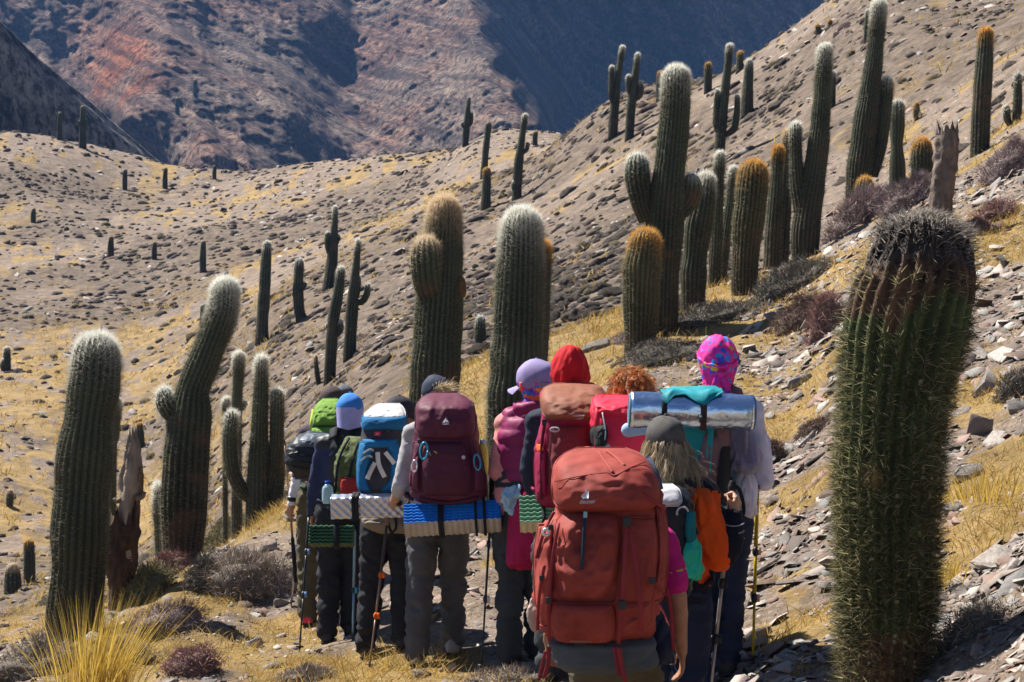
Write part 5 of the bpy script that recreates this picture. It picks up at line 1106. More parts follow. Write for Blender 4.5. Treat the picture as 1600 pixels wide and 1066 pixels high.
strap(S, [(590, 690), (568, 720), (556, 765)], 5, 'sling', fab('navy_sling', (.03, .06, .14)), r, .02)
pillow(S, [(745, 534, 560), (760, 532, 562), (775, 536, 560)], .03, 'pocket', fab('red_trim', (.35, .03, .03)), r); buckle(S, 545, 745, 5, 5, r); harness(b, S, WEB, r)
foam_mat('dark green folded mat hanging below the blue-capped person', (484, 838), (553, 838), 12.6, (.13, .12), 6, -.22, (fab('green_foam', (.05, .13, .075)), fab('green_foam_under', (.10, .13, .07))), straps=((.62, .035, 0),), y=-.30)
def bottle(label, px, py, d, h, rad, m, capm, lean=0, nm='water_bottle'):
    A = P(px, py, d); rt = empty(nm, A); tag(rt, label, 'bottle'); z = np.array([0, .10, .55, .72, .84, .88]); q = np.array([.82, 1, 1, .92, .45, .4])
    V, f = tube([A+[lean*t, 0, h*t] for t in np.linspace(0, .88, 14)], np.interp(np.linspace(0, .88, 14), z, q)*rad, 18); obj('bottle_body', V, f, m, rt); V, f = tube([A+[lean*.86, 0, h*.86], A+[lean, 0, h]], rad*.48, 14, 3); obj('bottle_cap', V, f, capm, rt)
clear = mat('clear_bottle', (.55, .78, .86), .1, .1, 10, .2, 30, .6); clear.node_tree.nodes['Principled BSDF'].inputs['Transmission Weight'].default_value = .55
bottle('clear water bottle with blue cap at the blue-capped person', 512, 787, 12.3, .145, .037, clear, fab('blue_cap_plastic', (.02, .08, .45)))
pole('dark pole planted at the left of the blue-capped person', (482, 778), (474, 1013), 12.62, {'shaft': fab('dark_shaft', (.03, .035, .045), rough=.35), 'lever': fab('lever_blue', (.2, .35, .6))}, .1, -.25, collars=(.35, .62), stick=True)
pole('light blue pole between the blue-capped and blue-pack persons', (553, 790), (549, 1012), 12.3, {'shaft': fab('sky_shaft', (.22, .34, .46), rough=.35, metal=.4), 'lever': fab('lever_cyan', (.05, .4, .6))}, .1, .1, collars=(.62,), stick=True)

# C
c = person('dark-haired person in black cap looking right behind blue backpack', 600, 11.9, (624, 648), {'l': ((572, 745, .1), (590, 800, .22), 'relax', None), 'r': ((662, 745, .1), (640, 800, .2), 'relax', None)}, fab('blue_shirt', (.03, .10, .22)), blackp, bootb, skin=SKIN2, face=.95, foots={'l': (572, 0), 'r': (628, -.05)})
cap_hat(c, fab('black_cap', (.035, .03, .04)), strap=True)
def croot(n):
    a = rng.uniform(math.pi*1.0, math.pi*2.0, n); zz = rng.uniform(-.06, .0, n); return np.stack([np.cos(a)*.084, np.sin(a)*.1, zz], 1)@c.RH.T+c.hc
strands(c, 900, croot, lambda q, k, n: q+np.array([0, 0, -.013])+rng.normal(size=(n, 3))*.002, .0018, (.05, .032, .022))
S = Soft(11.8, [(630, 588, 622), (638, 572, 632), (655, 564, 636), (680, 562, 634), (700, 560, 634), (740, 556, 634), (765, 558, 632), (778, 566, 624)], [.02, .09, .23, .26, .28, .28, .27, .2])
r = pack_root('blue and charcoal backpack with grey lid and crossed pale bands', S, 596, 778); blu = fab('pack_blue', (.015, .13, .29)); cha = fab('pack_charcoal', (.055, .05, .058)); pal = fab('pack_pale_grey', (.55, .54, .52)); soft(S, 'main_body', cha, r, .012)
pillow(S, [(630, 589, 621), (636, 578, 628), (648, 568, 633), (654, 570, 632)], .035, 'lid_top', pal, r, .014, (20, 16, 12)); pillow(S, [(650, 564, 636), (660, 563, 636), (671, 567, 632)], .045, 'lid', blu, r, .008)
for a in ([(690, 562, 588), (720, 557, 580), (750, 557, 574), (768, 560, 580)], [(690, 600, 622), (715, 612, 632), (745, 612, 634), (768, 596, 630)], [(686, 566, 622), (694, 568, 620), (700, 574, 612)]): pillow(S, a, .035, 'blue_panel', blu, r, .012)
for a in ([(592, 706), (594, 725), (603, 745)], [(604, 706), (612, 716), (618, 724)], [(588, 722), (580, 738), (576, 748)]): strap(S, a, 7, 'pale_band', pal, r, .045)
for a in ([(570, 708), (580, 702), (586, 704)], [(566, 720), (576, 712), (584, 714)]): strap(S, a, 3, 'cord', fab('grey_cord', (.35, .37, .35)), r, .045)
mark(S, [[(586, 675), (596, 674.5), (596, 681), (586, 681)]], fab('crimson_tag', (.7, .03, .10)), r, 'logo_patch', .035, 'small crimson logo patch'); mark(S, [[(588, 679.5), (591, 676.5), (594, 679.5), (592.5, 679.5), (591, 678), (589.5, 679.5)]], pal, r, 'logo', .037)
strap(S, [(562, 770), (598, 774), (632, 769)], 5, 'base_strap', WEB, r, .04); buckle(S, 607, 672, 6, 8, r); harness(c, S, cha, r)
silv = mat('silvered_foam', (.62, .60, .62), .38, .1, 10, .1, 60, .5, metal=.55); gfo = fab('grey_blue_foam', (.28, .33, .45))
foam_mat('silver dimpled folded mat strapped under the blue backpack', (518, 792), (650, 789), 11.9, (.13, .13), 4, -1.42, (gfo, silv), 'dimple', straps=((.27, .022, 0), (.31, .022, 0)), y=-.42)
S = Soft(11.9, [(806, 562, 648), (818, 562, 650), (828, 572, 648), (836, 590, 640)], [.20, .24, .22, .16], 2.2); soft(S, 'waist_jacket', fab('tan_fleece', (.22, .19, .17)), c.root, .02, (8, 8, 16))

# D
gry = fab('grey_longsleeve', (.36, .35, .36)); dD = 11.3
dd = person('person in grey sleeves and grey trousers under the big maroon backpack', 688, dD, (681, 618), {'l': ((627, 757, -.04), (613, 788, .10), 'grip', (.10, -.05, 1)), 'r': ((752, 742, .06), (745, 790, .15), 'grip', (0, 0, 1))}, gry, greyp, bootg, sleeve=(.68, .72), foots={'l': (652, -.10), 'r': (706, .16)}, broad=.86)
cap_hat(dd, fab('navy_cap', (.035, .045, .075)), strap=True, size=.98)
def droot(n):
    a = rng.uniform(math.pi*1.45, math.pi*1.9, n); zz = rng.uniform(.0, .05, n); return np.stack([np.cos(a)*.08, np.sin(a)*.105, zz], 1)@dd.RH.T+dd.hc
dvd = rng.normal(size=(3000, 3))*[.006, .004, .006]+[.010, -.002, .006]
strands(dd, 260, droot, lambda q, k, n: q+dvd[:n]*(1 if k < 4 else .6)+np.array([0, 0, -.0022*k])+rng.normal(size=(n, 3))*.0015, .0013, (.62, .50, .28))
S = Soft(dD-.1, [(612, 672, 712), (620, 656, 730), (640, 648, 742), (670, 646, 746), (700, 646, 748), (740, 640, 758), (770, 638, 762), (785, 648, 754), (792, 662, 740)], [.02, .12, .29, .32, .33, .34, .34, .3, .2])
mar = fab('maroon_nylon', (.105, .022, .045), rough=.6, c2=(.13, .03, .055)); mar2 = fab('maroon_panel', (.085, .02, .038), rough=.6); web2 = fab('maroon_webbing', (.09, .02, .03))
r = pack_root('big maroon backpack with pale triangle logo and blue carabiners', S, 700, 792); soft(S, 'main_body', mar, r, .014)
pillow(S, [(612, 672, 712), (622, 655, 731), (645, 648, 743), (668, 648, 744), (680, 654, 740), (686, 668, 724)], .06, 'lid', mar, r, .014, (12, 12, 14), pw=5)
pillow(S, [(690, 668, 722), (700, 660, 730), (740, 658, 738), (765, 660, 738), (774, 668, 730)], .05, 'front_pocket', mar2, r, .008); pillow(S, [(690, 647, 658), (730, 642, 656), (768, 641, 656)], .03, 'side_pocket', mar, r, .008); pillow(S, [(690, 736, 747), (730, 740, 756), (768, 742, 760)], .03, 'side_pocket', mar, r, .008)
lg = fab('pale_print', (.62, .60, .68))
mark(S, [[(692, 660.5), (697.5, 652), (703, 660.5), (700, 660.5), (697.5, 656.5), (695, 660.5)], [(694.6, 660.5), (697.5, 657.5), (700.4, 660.5)], [(692, 661.6), (711*0+703, 661.6), (703, 663.2), (692, 663.2)]], lg, r, 'logo', .072, 'pale triangular mountain logo')
th = np.arange(16)*2*np.pi/16; mark(S, [np.stack([725+3*np.cos(th), 714+3*np.sin(th)], 1)], lg, r, 'round_badge', .06); mark(S, [[(678, 703), (684, 706), (685, 709), (680, 706)]], fab('yellow_print', (.6, .45, .03)), r, 'pull_tab', .06)
def carabiner(S, px, py, w, h, lean, m, root, off=.07):
    t = np.linspace(0, 2*np.pi, 26); x = px+w*np.cos(t)+lean*np.sin(t)*h*.25; y = py-h*np.sin(t); pts = S.surf(x, y, off); pts[:, 1] = pts[:, 1].mean(); V, f = tube(pts, .0055, 8); return obj('carabiner', V, f, m, root)
bluem = fab('blue_anodised', (.06, .38, .58), rough=.3, metal=.5); silvm = mat('bright_alloy', (.7, .72, .74), .3, .05, 10, 0, 10, .5, metal=.9)
carabiner(S, 664, 704, 6, 13, .3, bluem, r, .07); carabiner(S, 746, 722, 5, 12, -.4, bluem, r, .05); carabiner(S, 649, 728, 4, 9, .2, silvm, r, .05)
strap(S, [(662, 690), (648, 720), (642, 760)], 3, 'compression_strap', web2, r, .03); strap(S, [(735, 690), (748, 720), (756, 765)], 3, 'compression_strap', web2, r, .03); strap(S, [(655, 778), (700, 786), (748, 778)], 5, 'base_strap', web2, r, .02)
harness(dd, S, mar2, r); buckle(S, 656, 690, 5, 6, r, off=.05); buckle(S, 737, 690, 5, 6, r, off=.05)
bf = fab('blue_foam', (.015, .18, .62)); gf = fab('grey_foam', (.42, .39, .38))
mt = foam_mat('blue and grey folded mat strapped under the maroon backpack', (632, 814), (783, 806), dD, (.15, .13), 7, -.72, (bf, gf), straps=((.37, .022, 0), (.40, .012, 0), (.74, .014, 0), (.83, .016, 0)), y=-.36)
bottle('lime green bottle in the side pocket of the maroon backpack', 754, 740, dD-.12, .2, .035, fab('lime_plastic', (.42, .62, .10), rough=.4), fab('pale_blue_plastic', (.3, .5, .7)))
pole('brown pole with orange locks in the left hand of the grey-sleeved person', (605, 791), (578, 1056), 11.3, {'shaft': fab('black_brown_shaft', (.06, .045, .04), rough=.4), 'low': fab('copper_shaft', (.30, .19, .14), rough=.35, metal=.5), 'lever': fab('orange_lever', (.8, .14, .01)), 'lock': fab('orange_lock', (.55, .12, .02)), 'grip': fab('cork_grip', (.24, .14, .08))}, .19, -.1, collars=(.42, .66), stick=True)
wv, wf = tube([P(619, 786, dD)+[0, .09, 0], P(621, 784, dD)+[0, .085, 0]], .031, 16, 3); obj('wrist_band', wv, wf, BLACKP, dd.root)

# E
dE = 11.0; pinkm = fab('pink_sleeve', (.66, .26, .25)); vest = fab('magenta_vest', (.25, .022, .10), rough=.55, bump=.2)
e = person('person in lilac cap and bright patterned neck scarf with pink sleeve and magenta vest', 805, dE, (838, 600), {'l': ((776, 737, -.02), (800, 738, .16), 'grip', (.05, 0, 1)), 'r': ((880, 735, .1), (870, 780, .2), 'relax', None)}, pinkm, darkg, bootb, foots={'l': (795, -.02), 'r': (838, .1)}, yaw=.2, face=-1.0, broad=.9)
def multi(name, base, cols, sc, th=.3):
    if name in MATS: return MATS[name]
    m = bpy.data.materials.new(name); MATS[name] = m; t, bs, N, L = nodes(m); tc = N.new('ShaderNodeTexCoord'); v = N.new('ShaderNodeTexVoronoi'); v.inputs['Scale'].default_value = sc; wn = N.new('ShaderNodeTexNoise'); wn.inputs['Scale'].default_value = 26; L.new(tc.outputs['Object'], wn.inputs['Vector']); vm = N.new('ShaderNodeVectorMath'); vm.operation = 'MULTIPLY_ADD'; vm.inputs[1].default_value = (.06, .06, .06); L.new(wn.outputs['Color'], vm.inputs[0]); L.new(tc.outputs['Object'], vm.inputs[2]); L.new(vm.outputs[0], v.inputs['Vector'])
    sp = N.new('ShaderNodeSeparateColor'); L.new(v.outputs['Color'], sp.inputs[0]); cr = N.new('ShaderNodeValToRGB'); cr.color_ramp.interpolation = 'CONSTANT'; L.new(sp.outputs[0], cr.inputs[0]); el_ = cr.color_ramp.elements
    while len(el_) < len(cols): el_.new(.5)
    for k, q in enumerate(cols): el_[k].position = k/len(cols); el_[k].color = (*q, 1)
    mx = N.new('ShaderNodeMix'); mx.data_type = 'RGBA'; lt = N.new('ShaderNodeMath'); lt.operation = 'LESS_THAN'; lt.inputs[1].default_value = th; L.new(v.outputs['Distance'], lt.inputs[0]); L.new(lt.outputs[0], mx.inputs[0]); mx.inputs[6].default_value = (*base, 1); L.new(cr.outputs[0], mx.inputs[7]); L.new(mx.outputs[2], bs.inputs['Base Color']); bs.inputs['Roughness'].default_value = .8; return m
buff = multi('patterned_scarf', (.75, .05, .25), [(.8, .12, .01), (.06, .05, .5), (.75, .02, .22), (.85, .3, .02), (.2, .05, .45), (.02, .2, .6)], 34, .7)
hood(e, buff, 'neck_scarf', .99, top=-.004, flare=.3, folds=.009); cap_hat(e, fab('lilac_cap', (.30, .25, .46)), size=1.13)
def vestparts(p, ex): return [capsule(p.che-[0, 0, .33*p.s], p.che, .16*p.s+ex, .172*p.s+ex, 20, 5, (1.08, .8)), capsule(p.che, p.nkb-[0, 0, .03], .17*p.s+ex, .105*p.s+ex, 20, 5, (1.08, .8)), capsule(p.sh['l']*.72+p.nkb*.28, p.sh['r']*.72+p.nkb*.28, .078*p.s, .078*p.s)]
V, fs = remesh(vestparts(e, .0), .01, 4); V = V+vnormals(V, fs)*(.010*np.abs(np.sin(V[:, 2]*42)))[:, None]; obj('vest', wrinkle(V, fs, .008, (9, 9, 14)), fs, vest, e.root)
th = np.arange(30)*2*np.pi/30; cc = e.nkb+[0, 0, .035]; V, fs = tube([cc+np.array([np.cos(q)*.085, np.sin(q)*.085, .01*np.sin(3*q)]) for q in np.linspace(0, 2*np.pi, 30)], .032, 12); obj('collar', wrinkle(V, fs, .02, (16, 16, 16)), fs, vest, e.root)
S = Soft(dE-.05, [(770, 806, 838), (800, 797, 846), (850, 793, 850), (880, 791, 852), (893, 793, 850)], [.16, .22, .24, .22, .12], 2.4); tj = soft(S, 'tied_jacket', fab('crimson_fleece', (.38, .012, .075)), e.root, .025, (14, 10, 3))
S2 = Soft(dE-.15, [(760, 788, 812), (780, 782, 815), (800, 790, 822), (812, 806, 828)], [.04, .07, .07, .03], 2.5); o = soft(S2, 'hanging_cloth', fab('pale_blue_cloth', (.36, .55, .70)), None, .02, (20, 20, 20)); o.name = 'hanging_cloth'; tag(o, 'pale blue cloth hanging at the hip of the magenta vest', 'cloth')
pole('black pole in the hand of the pink-sleeved person', (770, 742), (752, 1008), dE, {'shaft': fab('dark_shaft', (.03, .035, .045)), 'lever': fab('white_lever', (.6, .6, .6))}, .12, -.15, grip=.2, collars=(.35, .62), stick=True)

# F
dF = 10.3; red = fab('red_hood', (.52, .012, .02)); cri = fab('crimson_nylon', (.27, .012, .055), rough=.6); brn = fab('rust_brown_nylon', (.23, .075, .045), rough=.65, c2=(.30, .12, .07)); navyj = fab('dark_navy_jacket', (.018, .026, .045))
f_ = person('person in pointed red hood and navy sleeves ahead of the maroon lid', 880, dF, (891, 592), {'l': ((826, 735, .02), (838, 790, .1), 'relax', None), 'r': ((955, 735, .05), (945, 800, .1), 'relax', None)}, navyj, darkg, bootb)
hood(f_, red, 'hood', 1.05, -.2, peak=.7, flare=.35, seam=True, folds=.008)
S = Soft(dF-.1, [(597, 866, 928), (604, 850, 944), (625, 843, 950), (650, 846, 946), (680, 840, 940), (720, 836, 938), (760, 836, 936), (790, 842, 930), (800, 850, 920)], [.02, .10, .26, .33, .33, .34, .34, .3, .2])
r = pack_root('rust brown and crimson backpack under the red hood', S, 890, 800); soft(S, 'main_body', cri, r, .014)
pillow(S, [(597, 866, 928), (606, 849, 945), (625, 844, 949), (645, 847, 946), (656, 856, 936)], .06, 'lid', brn, r, .02, (10, 10, 13), pw=6); pillow(S, [(664, 862, 915), (690, 858, 920), (740, 855, 920), (785, 862, 912)], .045, 'front_pocket', fab('dark_rust_panel', (.18, .035, .04)), r, .012)
pillow(S, [(700, 836, 852), (730, 834, 853), (775, 837, 853)], .03, 'side_pocket', cri, r, .012); pillow(S, [(694, 838, 850), (700, 838, 850), (706, 839, 849)], .03, 'orange_tab', fab('orange_tab', (.7, .12, .02)), r)
th = np.linspace(0, 2*np.pi, 20); V, fs = tube(S.surf(866+7*np.cos(th), 671+3*np.sin(th), .06), .004, 8); obj('loop', V, fs, fab('pale_cord', (.5, .5, .52)), r)
mark(S, [[(893, 648), (912, 647), (912, 650), (893, 651)], [(896, 653), (901, 656), (908, 655), (912, 651), (908, 652), (901, 654)]], fab('grey_logo', (.28, .25, .27)), r, 'logo', .075, 'small grey arc logo with lettering'); text_on(S, 'osprey', 902, 650.5, 6, fab('grey_logo2', (.36, .33, .35)), r, off=.078)
for a in ([(852, 655), (846, 700), (846, 780)], [(930, 655), (934, 700), (928, 780)]): strap(S, a, 5, 'strap', fab('dark_crimson_web', (.12, .01, .03)), r, .03)
for q in ((850, 660), (932, 662)): buckle(S, q[0], q[1], 7, 9, r, off=.04)
harness(f_, S, cri, r)
foam_mat('pale green and cream folded mat beside the red-packed crowd', (812, 804), (872, 802), dF, (.17, .12), 7, -.55, (fab('pale_green_foam', (.16, .36, .22)), fab('cream_foam', (.50, .46, .32))), straps=((.62, .02, 0),), y=-.30)

# G
dG = 9.9; brightr = fab('bright_red_nylon', (.62, .010, .045), rough=.6, c2=(.70, .03, .07))
g_ = person('curly ginger-haired person behind the bright red backpack', 985, dG, (992, 612), {}, fab('wine_jacket', (.2, .02, .04)), darkg, bootb)
def groot(n):
    q = rng.normal(size=(n, 3)); q /= np.linalg.norm(q, axis=1, keepdims=True); q = q*[.1, .115, .105]; return q[:]@g_.RH.T+g_.hc+[-.02, 0, .01]
ph = rng.uniform(0, 6.28, 6000)
def gpath(q, k, n):
    a = ph[:n]+k*1.35; o = q-g_.hc; o = o/np.linalg.norm(o, axis=1, keepdims=True); return q+o*.006+np.stack([np.cos(a), np.sin(a)*.6, np.sin(a*1.1)], 1)*.017+[-.002, 0, -.004]
gr = groot(440)
def gpath2(r, t):
    o = r-g_.hc; o = o/np.linalg.norm(o, axis=1, keepdims=True); u = np.cross(o, [0, 0, 1.]); u /= np.linalg.norm(u, axis=1, keepdims=True)+1e-6; v = np.cross(o, u); f = rng.uniform(0, 6.28, len(r)); L = rng.uniform(.02, .06, len(r)); tn = rng.uniform(1.2, 2.6, len(r))
    A = f[:, None]+tn[:, None]*6.28*t[None]; rad = rng.uniform(.006, .013, len(r))[:, None, None]
    return r[:, None]*1.0+o[:, None]*(L[:, None]*t[None])[..., None]+rad*(np.cos(A)[..., None]*u[:, None]+np.sin(A)[..., None]*v[:, None])+np.array([0, 0, -.03])*(t**2)[None, :, None]
locks(g_, gr, 7, gpath2, .0013, (.55, .22, .06), seg=13, spread=.0025, jit=.001)
V, fs = ellipsoid(g_.hc+[-.01, 0, .01], (.095, .108, .10)); V = V+vnormals(V, fs)*(.02*fbm(V*30, 3))[:, None]; obj('hair', V, fs, mat('ginger_mass', (.20, .075, .02), .7, .5, 40, .8, 80, .2, bdist=.01), g_.root)
S = Soft(dG-.1, [(616, 935, 1000), (622, 926, 1012), (640, 924, 1018), (670, 926, 1020), (720, 928, 1020), (780, 930, 1018), (800, 938, 1008)], [.02, .10, .27, .32, .33, .32, .2])
r = pack_root('bright red backpack beside the foil roll', S, 965, 800); soft(S, 'main_body', brightr, r, .02, (8, 8, 10)); pillow(S, [(616, 934, 1001), (626, 926, 1012), (642, 926, 1014), (650, 936, 1006)], .05, 'lid', brightr, r, .03, (12, 12, 16), pw=6)
strap(S, [(946, 618), (934, 640), (932, 690), (936, 760)], 8, 'strap', brightr, r, .03); pillow(S, [(664, 928, 946), (676, 922, 948), (692, 924, 946), (700, 930, 944)], .06, 'black_pouch', fab('black_pouch', (.016, .02, .02)), r, .03)
pillow(S, [(694, 930, 950), (704, 929, 952), (716, 931, 951)], .05, 'grey_box', fab('grey_plastic', (.34, .36, .42)), r); strap(S, [(940, 645), (944, 675), (942, 690)], 2, 'zip', fab('white_cord', (.6, .6, .62)), r, .06); harness(g_, S, brightr, r)

# H
dH = 9.2; wht = fab('white_shirt', (.62, .59, .72))
h = person('person in pink patterned bandana with teal backpack and white sleeve', 1118, dH, (1122, 571), {'r': ((1192, 752, -.04), (1196, 688, .12), 'grip', (.05, .02, 1)), 'l': ((1050, 735, .05), (1048, 790, .15), 'relax', None)}, wht, navyp, bootb, broad=.98, loose=1.1, foots={'l': (1092, 0), 'r': (1138, .08)})
hood(h, multi('bandana_cloth', (.72, .012, .26), [(.05, .06, .5), (.8, .35, .03), (.55, .01, .35), (.2, .1, .55), (.03, .2, .6)], 24, .40), 'bandana', 1.0, -.15, band=True)
S = Soft(dH-.1, [(604, 1040, 1128), (620, 1032, 1138), (660, 1028, 1144), (700, 1030, 1142), (760, 1034, 1138), (820, 1040, 1132), (860, 1046, 1120), (880, 1056, 1108)], [.14, .22, .26, .27, .27, .26, .24, .14])
tea = fab('teal_nylon', (.012, .24, .30), rough=.6, c2=(.02, .33, .38)); mau = fab('mauve_panel', (.17, .10, .11)); r = pack_root('teal and mauve backpack carrying a rolled foil mat', S, 1085, 880); soft(S, 'main_body', tea, r, .014)
pillow(S, [(676, 1100, 1128), (700, 1094, 1130), (740, 1088, 1122), (775, 1092, 1116)], .03, 'mauve_panel', mau, r); pillow(S, [(664, 1112, 1140), (690, 1116, 1142), (720, 1112, 1138)], .03, 'side_panel', mau, r)
for a in ([(1108, 668), (1104, 720), (1100, 800)], [(1090, 775), (1116, 790), (1128, 830)], [(1062, 690), (1058, 750), (1064, 830)]): strap(S, a, 9, 'strap', tea, r, .03)
pillow(S, [(690, 1122, 1140), (740, 1118, 1142), (790, 1120, 1140)], .05, 'side_pouch', fab('black_pouch2', (.02, .02, .024)), r); harness(h, S, mau, r)
A, B = P(985, 640, dH-.42), P(1176, 645, dH-.42); rm = empty('rolled_mat', (A+B)/2); tag(rm, 'shiny rolled foil mat across the top of the teal backpack', 'rolled mat'); foil = mat('aluminium_foil', (.66, .78, .97), .24, .05, 30, .6, 45, .5, metal=1.0, bdist=.005)  # blue of the reflected sky is put into the silver foil's base colour
V, fs = tube([A+(B-A)*t for t in np.linspace(0, 1, 40)], .083, 48); V = V+vnormals(V, fs)*(.0025*fbm(V*np.array([18, 40, 40]), 3))[:, None]; obj('foil_sheet', V, fs, foil, rm)
ax = nrm(B-A); u, v = frame(ax); sp_ = []
for side, E_ in ((1, B), (-1, A)):
    t = np.linspace(0, 2*np.pi*5, 150); rr = .006+.073*t/t[-1]; pts = E_+ax*side*.003+(np.cos(t)*rr)[:, None]*u+(np.sin(t)*rr)[:, None]*v; V, fs = tube(pts, .0065, 6); obj('foam_spiral', V, fs, fab('blue_grey_foam', (.12, .20, .28)), rm)
def over(px, w0, m, root, name, a0=-2.3, a1=1.0, ex=.006, x2=None):
    """band lying on the roll"""
    t = np.linspace(a0, a1, 22); pp = P(px, 642, dH-.42); q2 = P(x2 or px, 642, dH-.42); pts = np.array([pp+(q2-pp)*(i/21)+np.array([0, -np.cos(q)*(.083+ex), np.sin(q)*(.083+ex)]) for i, q in enumerate(t)]); V, fs = ribbon(pts, w0*dH/F, .003, center=None, nvec=None) if False else ribbon2(pts, w0*dH/F, .003); return obj(name, V, fs, m, root)
def ribbon2(pts, wd, th_):
    T_ = np.gradient(pts, axis=0); R = []
    for q, t in zip(pts, T_):
        t = nrm(t); b_ = nrm(np.array([1., 0, 0])-t*t[0]); n = np.cross(t, b_); R.append([q-b_*wd/2-n*th_/2, q+b_*wd/2-n*th_/2, q+b_*wd/2+n*th_/2, q-b_*wd/2+n*th_/2])
    return loft(R)
over(1036, 8, WEB, r, 'lid_strap', -.2, 2.4); over(1097, 9, fab('brown_webbing', (.06, .035, .03)), r, 'lid_strap', -1.5, 1.4)
# teal lid cloth thrown over the roll
nu, nv = 34, 18; U, W = np.meshgrid(np.linspace(0, 1, nu), np.linspace(0, 1, nv), indexing='ij'); low = np.interp(U, [0, .12, .22, .45, .65, .78, .9, 1], [-.05, .25, .9, 1.0, .18, .25, .95, .4][::1]); low = np.interp(U, [0, .1, .2, .4, .6, .72, .86, 1], [.35, .1, .55, 1.0, .75, .35, .9, 1.3]); low = 1.35-low
px = 1032+U*96; ang = 2.25-W*(1.0+1.05*np.interp(U, [0, .08, .2, .38, .55, .7, .85, 1], [.7, .95, .45, .35, .8, 1.0, .55, .15])); q = P(0, 640, dH-.42); X = (px-800)/F*(dH-.42); rad = .092+.010*fbm(np.stack([U*5, W*3, 0*U], -1), 3)
V = np.stack([X, q[1]-np.cos(ang)*rad, q[2]+np.sin(ang)*rad], -1); V = np.concatenate([V.reshape(-1, 3), (V-[0, -.004, .004]).reshape(-1, 3)]); g = grid_faces(nu, nv); o = obj('lid_flap', V, [np.concatenate([g, g[:, ::-1]+nu*nv])], tea, r)
for q_ in ((1036, 655), (1097, 655)): bc = P(q_[0], q_[1], dH-.52); V, fs = box(bc, (.013, .006, .016)); obj('buckle', V, fs, BLACKP, r, smooth=False)
S2 = Soft(dH-.2, [(652, 1140, 1172), (670, 1132, 1182), (700, 1130, 1186), (725, 1136, 1190), (738, 1146, 1186)], [.08, .12, .13, .12, .05], 2.2); o = soft(S2, 'hanging_fleece', fab('lilac_grey_fleece', (.22, .20, .30), sheen=.4), None, .05, (16, 10, 5)); tag(o, 'lilac grey fleece hanging from the side of the teal backpack', 'fleece')
S3 = Soft(dH-.12, [(735, 1150, 1176), (770, 1152, 1184), (805, 1160, 1188), (812, 1168, 1184)], [.1, .13, .1, .03], 2.2); soft(S3, 'shirt_tail', wht, h.root, .02, (14, 10, 5))
bl = fab('pale_blue_pad', (.35, .48, .72)); V, fs = capsule(P(982, 672, dH-.25), P(1016, 668, dH-.25), .034, .03, 16, 5); o = obj('rolled_pouch', V, fs, bl, None); tag(o, 'small pale blue rolled pouch under the left end of the foil roll', 'pouch')
pole('yellow pole in the right hand of the bandana person', (1194, 664), (1178, 1014), dH, {'shaft': fab('yellow_shaft', (.42, .30, .015), rough=.35), 'lock': BLACKP, 'lever': fab('red_white_lever', (.6, .3, .28))}, .19, .05, collars=(.52, .71), stick=True, r=.010)

# I
dI = 8.2; org = fab('orange_fabric', (.72, .085, .006)); blk = fab('black_softshell', (.012, .012, .022)); 
i_ = person('blonde person in grey cap and orange-black jacket', 1052, dI, (1040, 694), {'r': ((1120, 872, -.08), (1143, 806, -.02), 'grip', (.11, -.02, 1)), 'l': ((975, 860, .05), (985, 930, .15), 'relax', None)}, blk, navyp, bootb, zfix=-.10, sleevemats=(org, blk), broad=1.02, loose=1.35, foots={'l': (1020, 0), 'r': (1088, .1)})
cap_hat(i_, fab('faded_grey_cap', (.085, .08, .075), var=.3, scale=30), size=1.04, strap=True)
V, fs = tube([i_.nkb+[.0, 0, .04]+np.array([np.cos(q)*.075, np.sin(q)*.08, 0]) for q in np.linspace(0, 2*np.pi, 30)], .038, 12); obj('orange_collar', wrinkle(V, fs, .012, (12, 12, 12)), fs, fab('orange_red_fabric', (.58, .035, .008)), i_.root)
V, fs = tube([i_.nkb+[.0, 0, .072]+np.array([np.cos(q)*.098, np.sin(q)*.10, .006*np.sin(2*q)]) for q in np.linspace(0, 2*np.pi, 30)], .006, 8); obj('neck_cord', V, fs, fab('lime_cord', (.35, .6, .03)), i_.root)
def iroot(n):
    a = rng.uniform(math.pi*.95, math.pi*2.05, n); zz = rng.uniform(-.05, .015, n); return np.stack([np.cos(a)*.088, np.sin(a)*.108, zz], 1)@i_.RH.T+i_.hc
def ipath2(wind_, L0, L1):
    def f(r, t):
        n = len(r); o = (r-i_.hc)*[1, 1, 0]; o /= np.linalg.norm(o, axis=1, keepdims=True)+1e-6; L = rng.uniform(L0, L1, n)[:, None]; ph_ = rng.uniform(0, 6.28, n)[:, None]; am = rng.uniform(.006, .018, n)[:, None]; wv_ = rng.uniform(1.0, 2.2, n)[:, None]*6.28
        W = rng.uniform(*wind_, n)[:, None]; out = .05*np.sin(np.clip(t*1.5, 0, 1.5))[None]
        return r[:, None]+o[:, None]*(out*rng.uniform(.5, 1.2, (n, 1)))[..., None]+np.stack([am*np.sin(wv_*t+ph_)*t**.5+W*t**1.6, am*np.cos(wv_*t+ph_)*.7*t**.5, -L*t], -1)
    return f
locks(i_, iroot(230), 12, ipath2((-.02, .04), .13, .27), .0013, (.44, .35, .22), seg=13, spread=.005)
locks(i_, iroot(22), 3, ipath2((.0, .11), .08, .24), .0006, (.62, .52, .35), 'loose_hair', seg=16, spread=.006)
V, fs = ellipsoid(i_.hc+[-.0, -.045, -.085], (.095, .07, .115)); V = V+vnormals(V, fs)*(.012*fbm(V*np.array([60, 60, 12]), 3))[:, None]; obj('hair', V, fs, mat('blonde_mass', (.17, .125, .07), .6, .5, 40, .8, 80, .2, bdist=.01), i_.root)
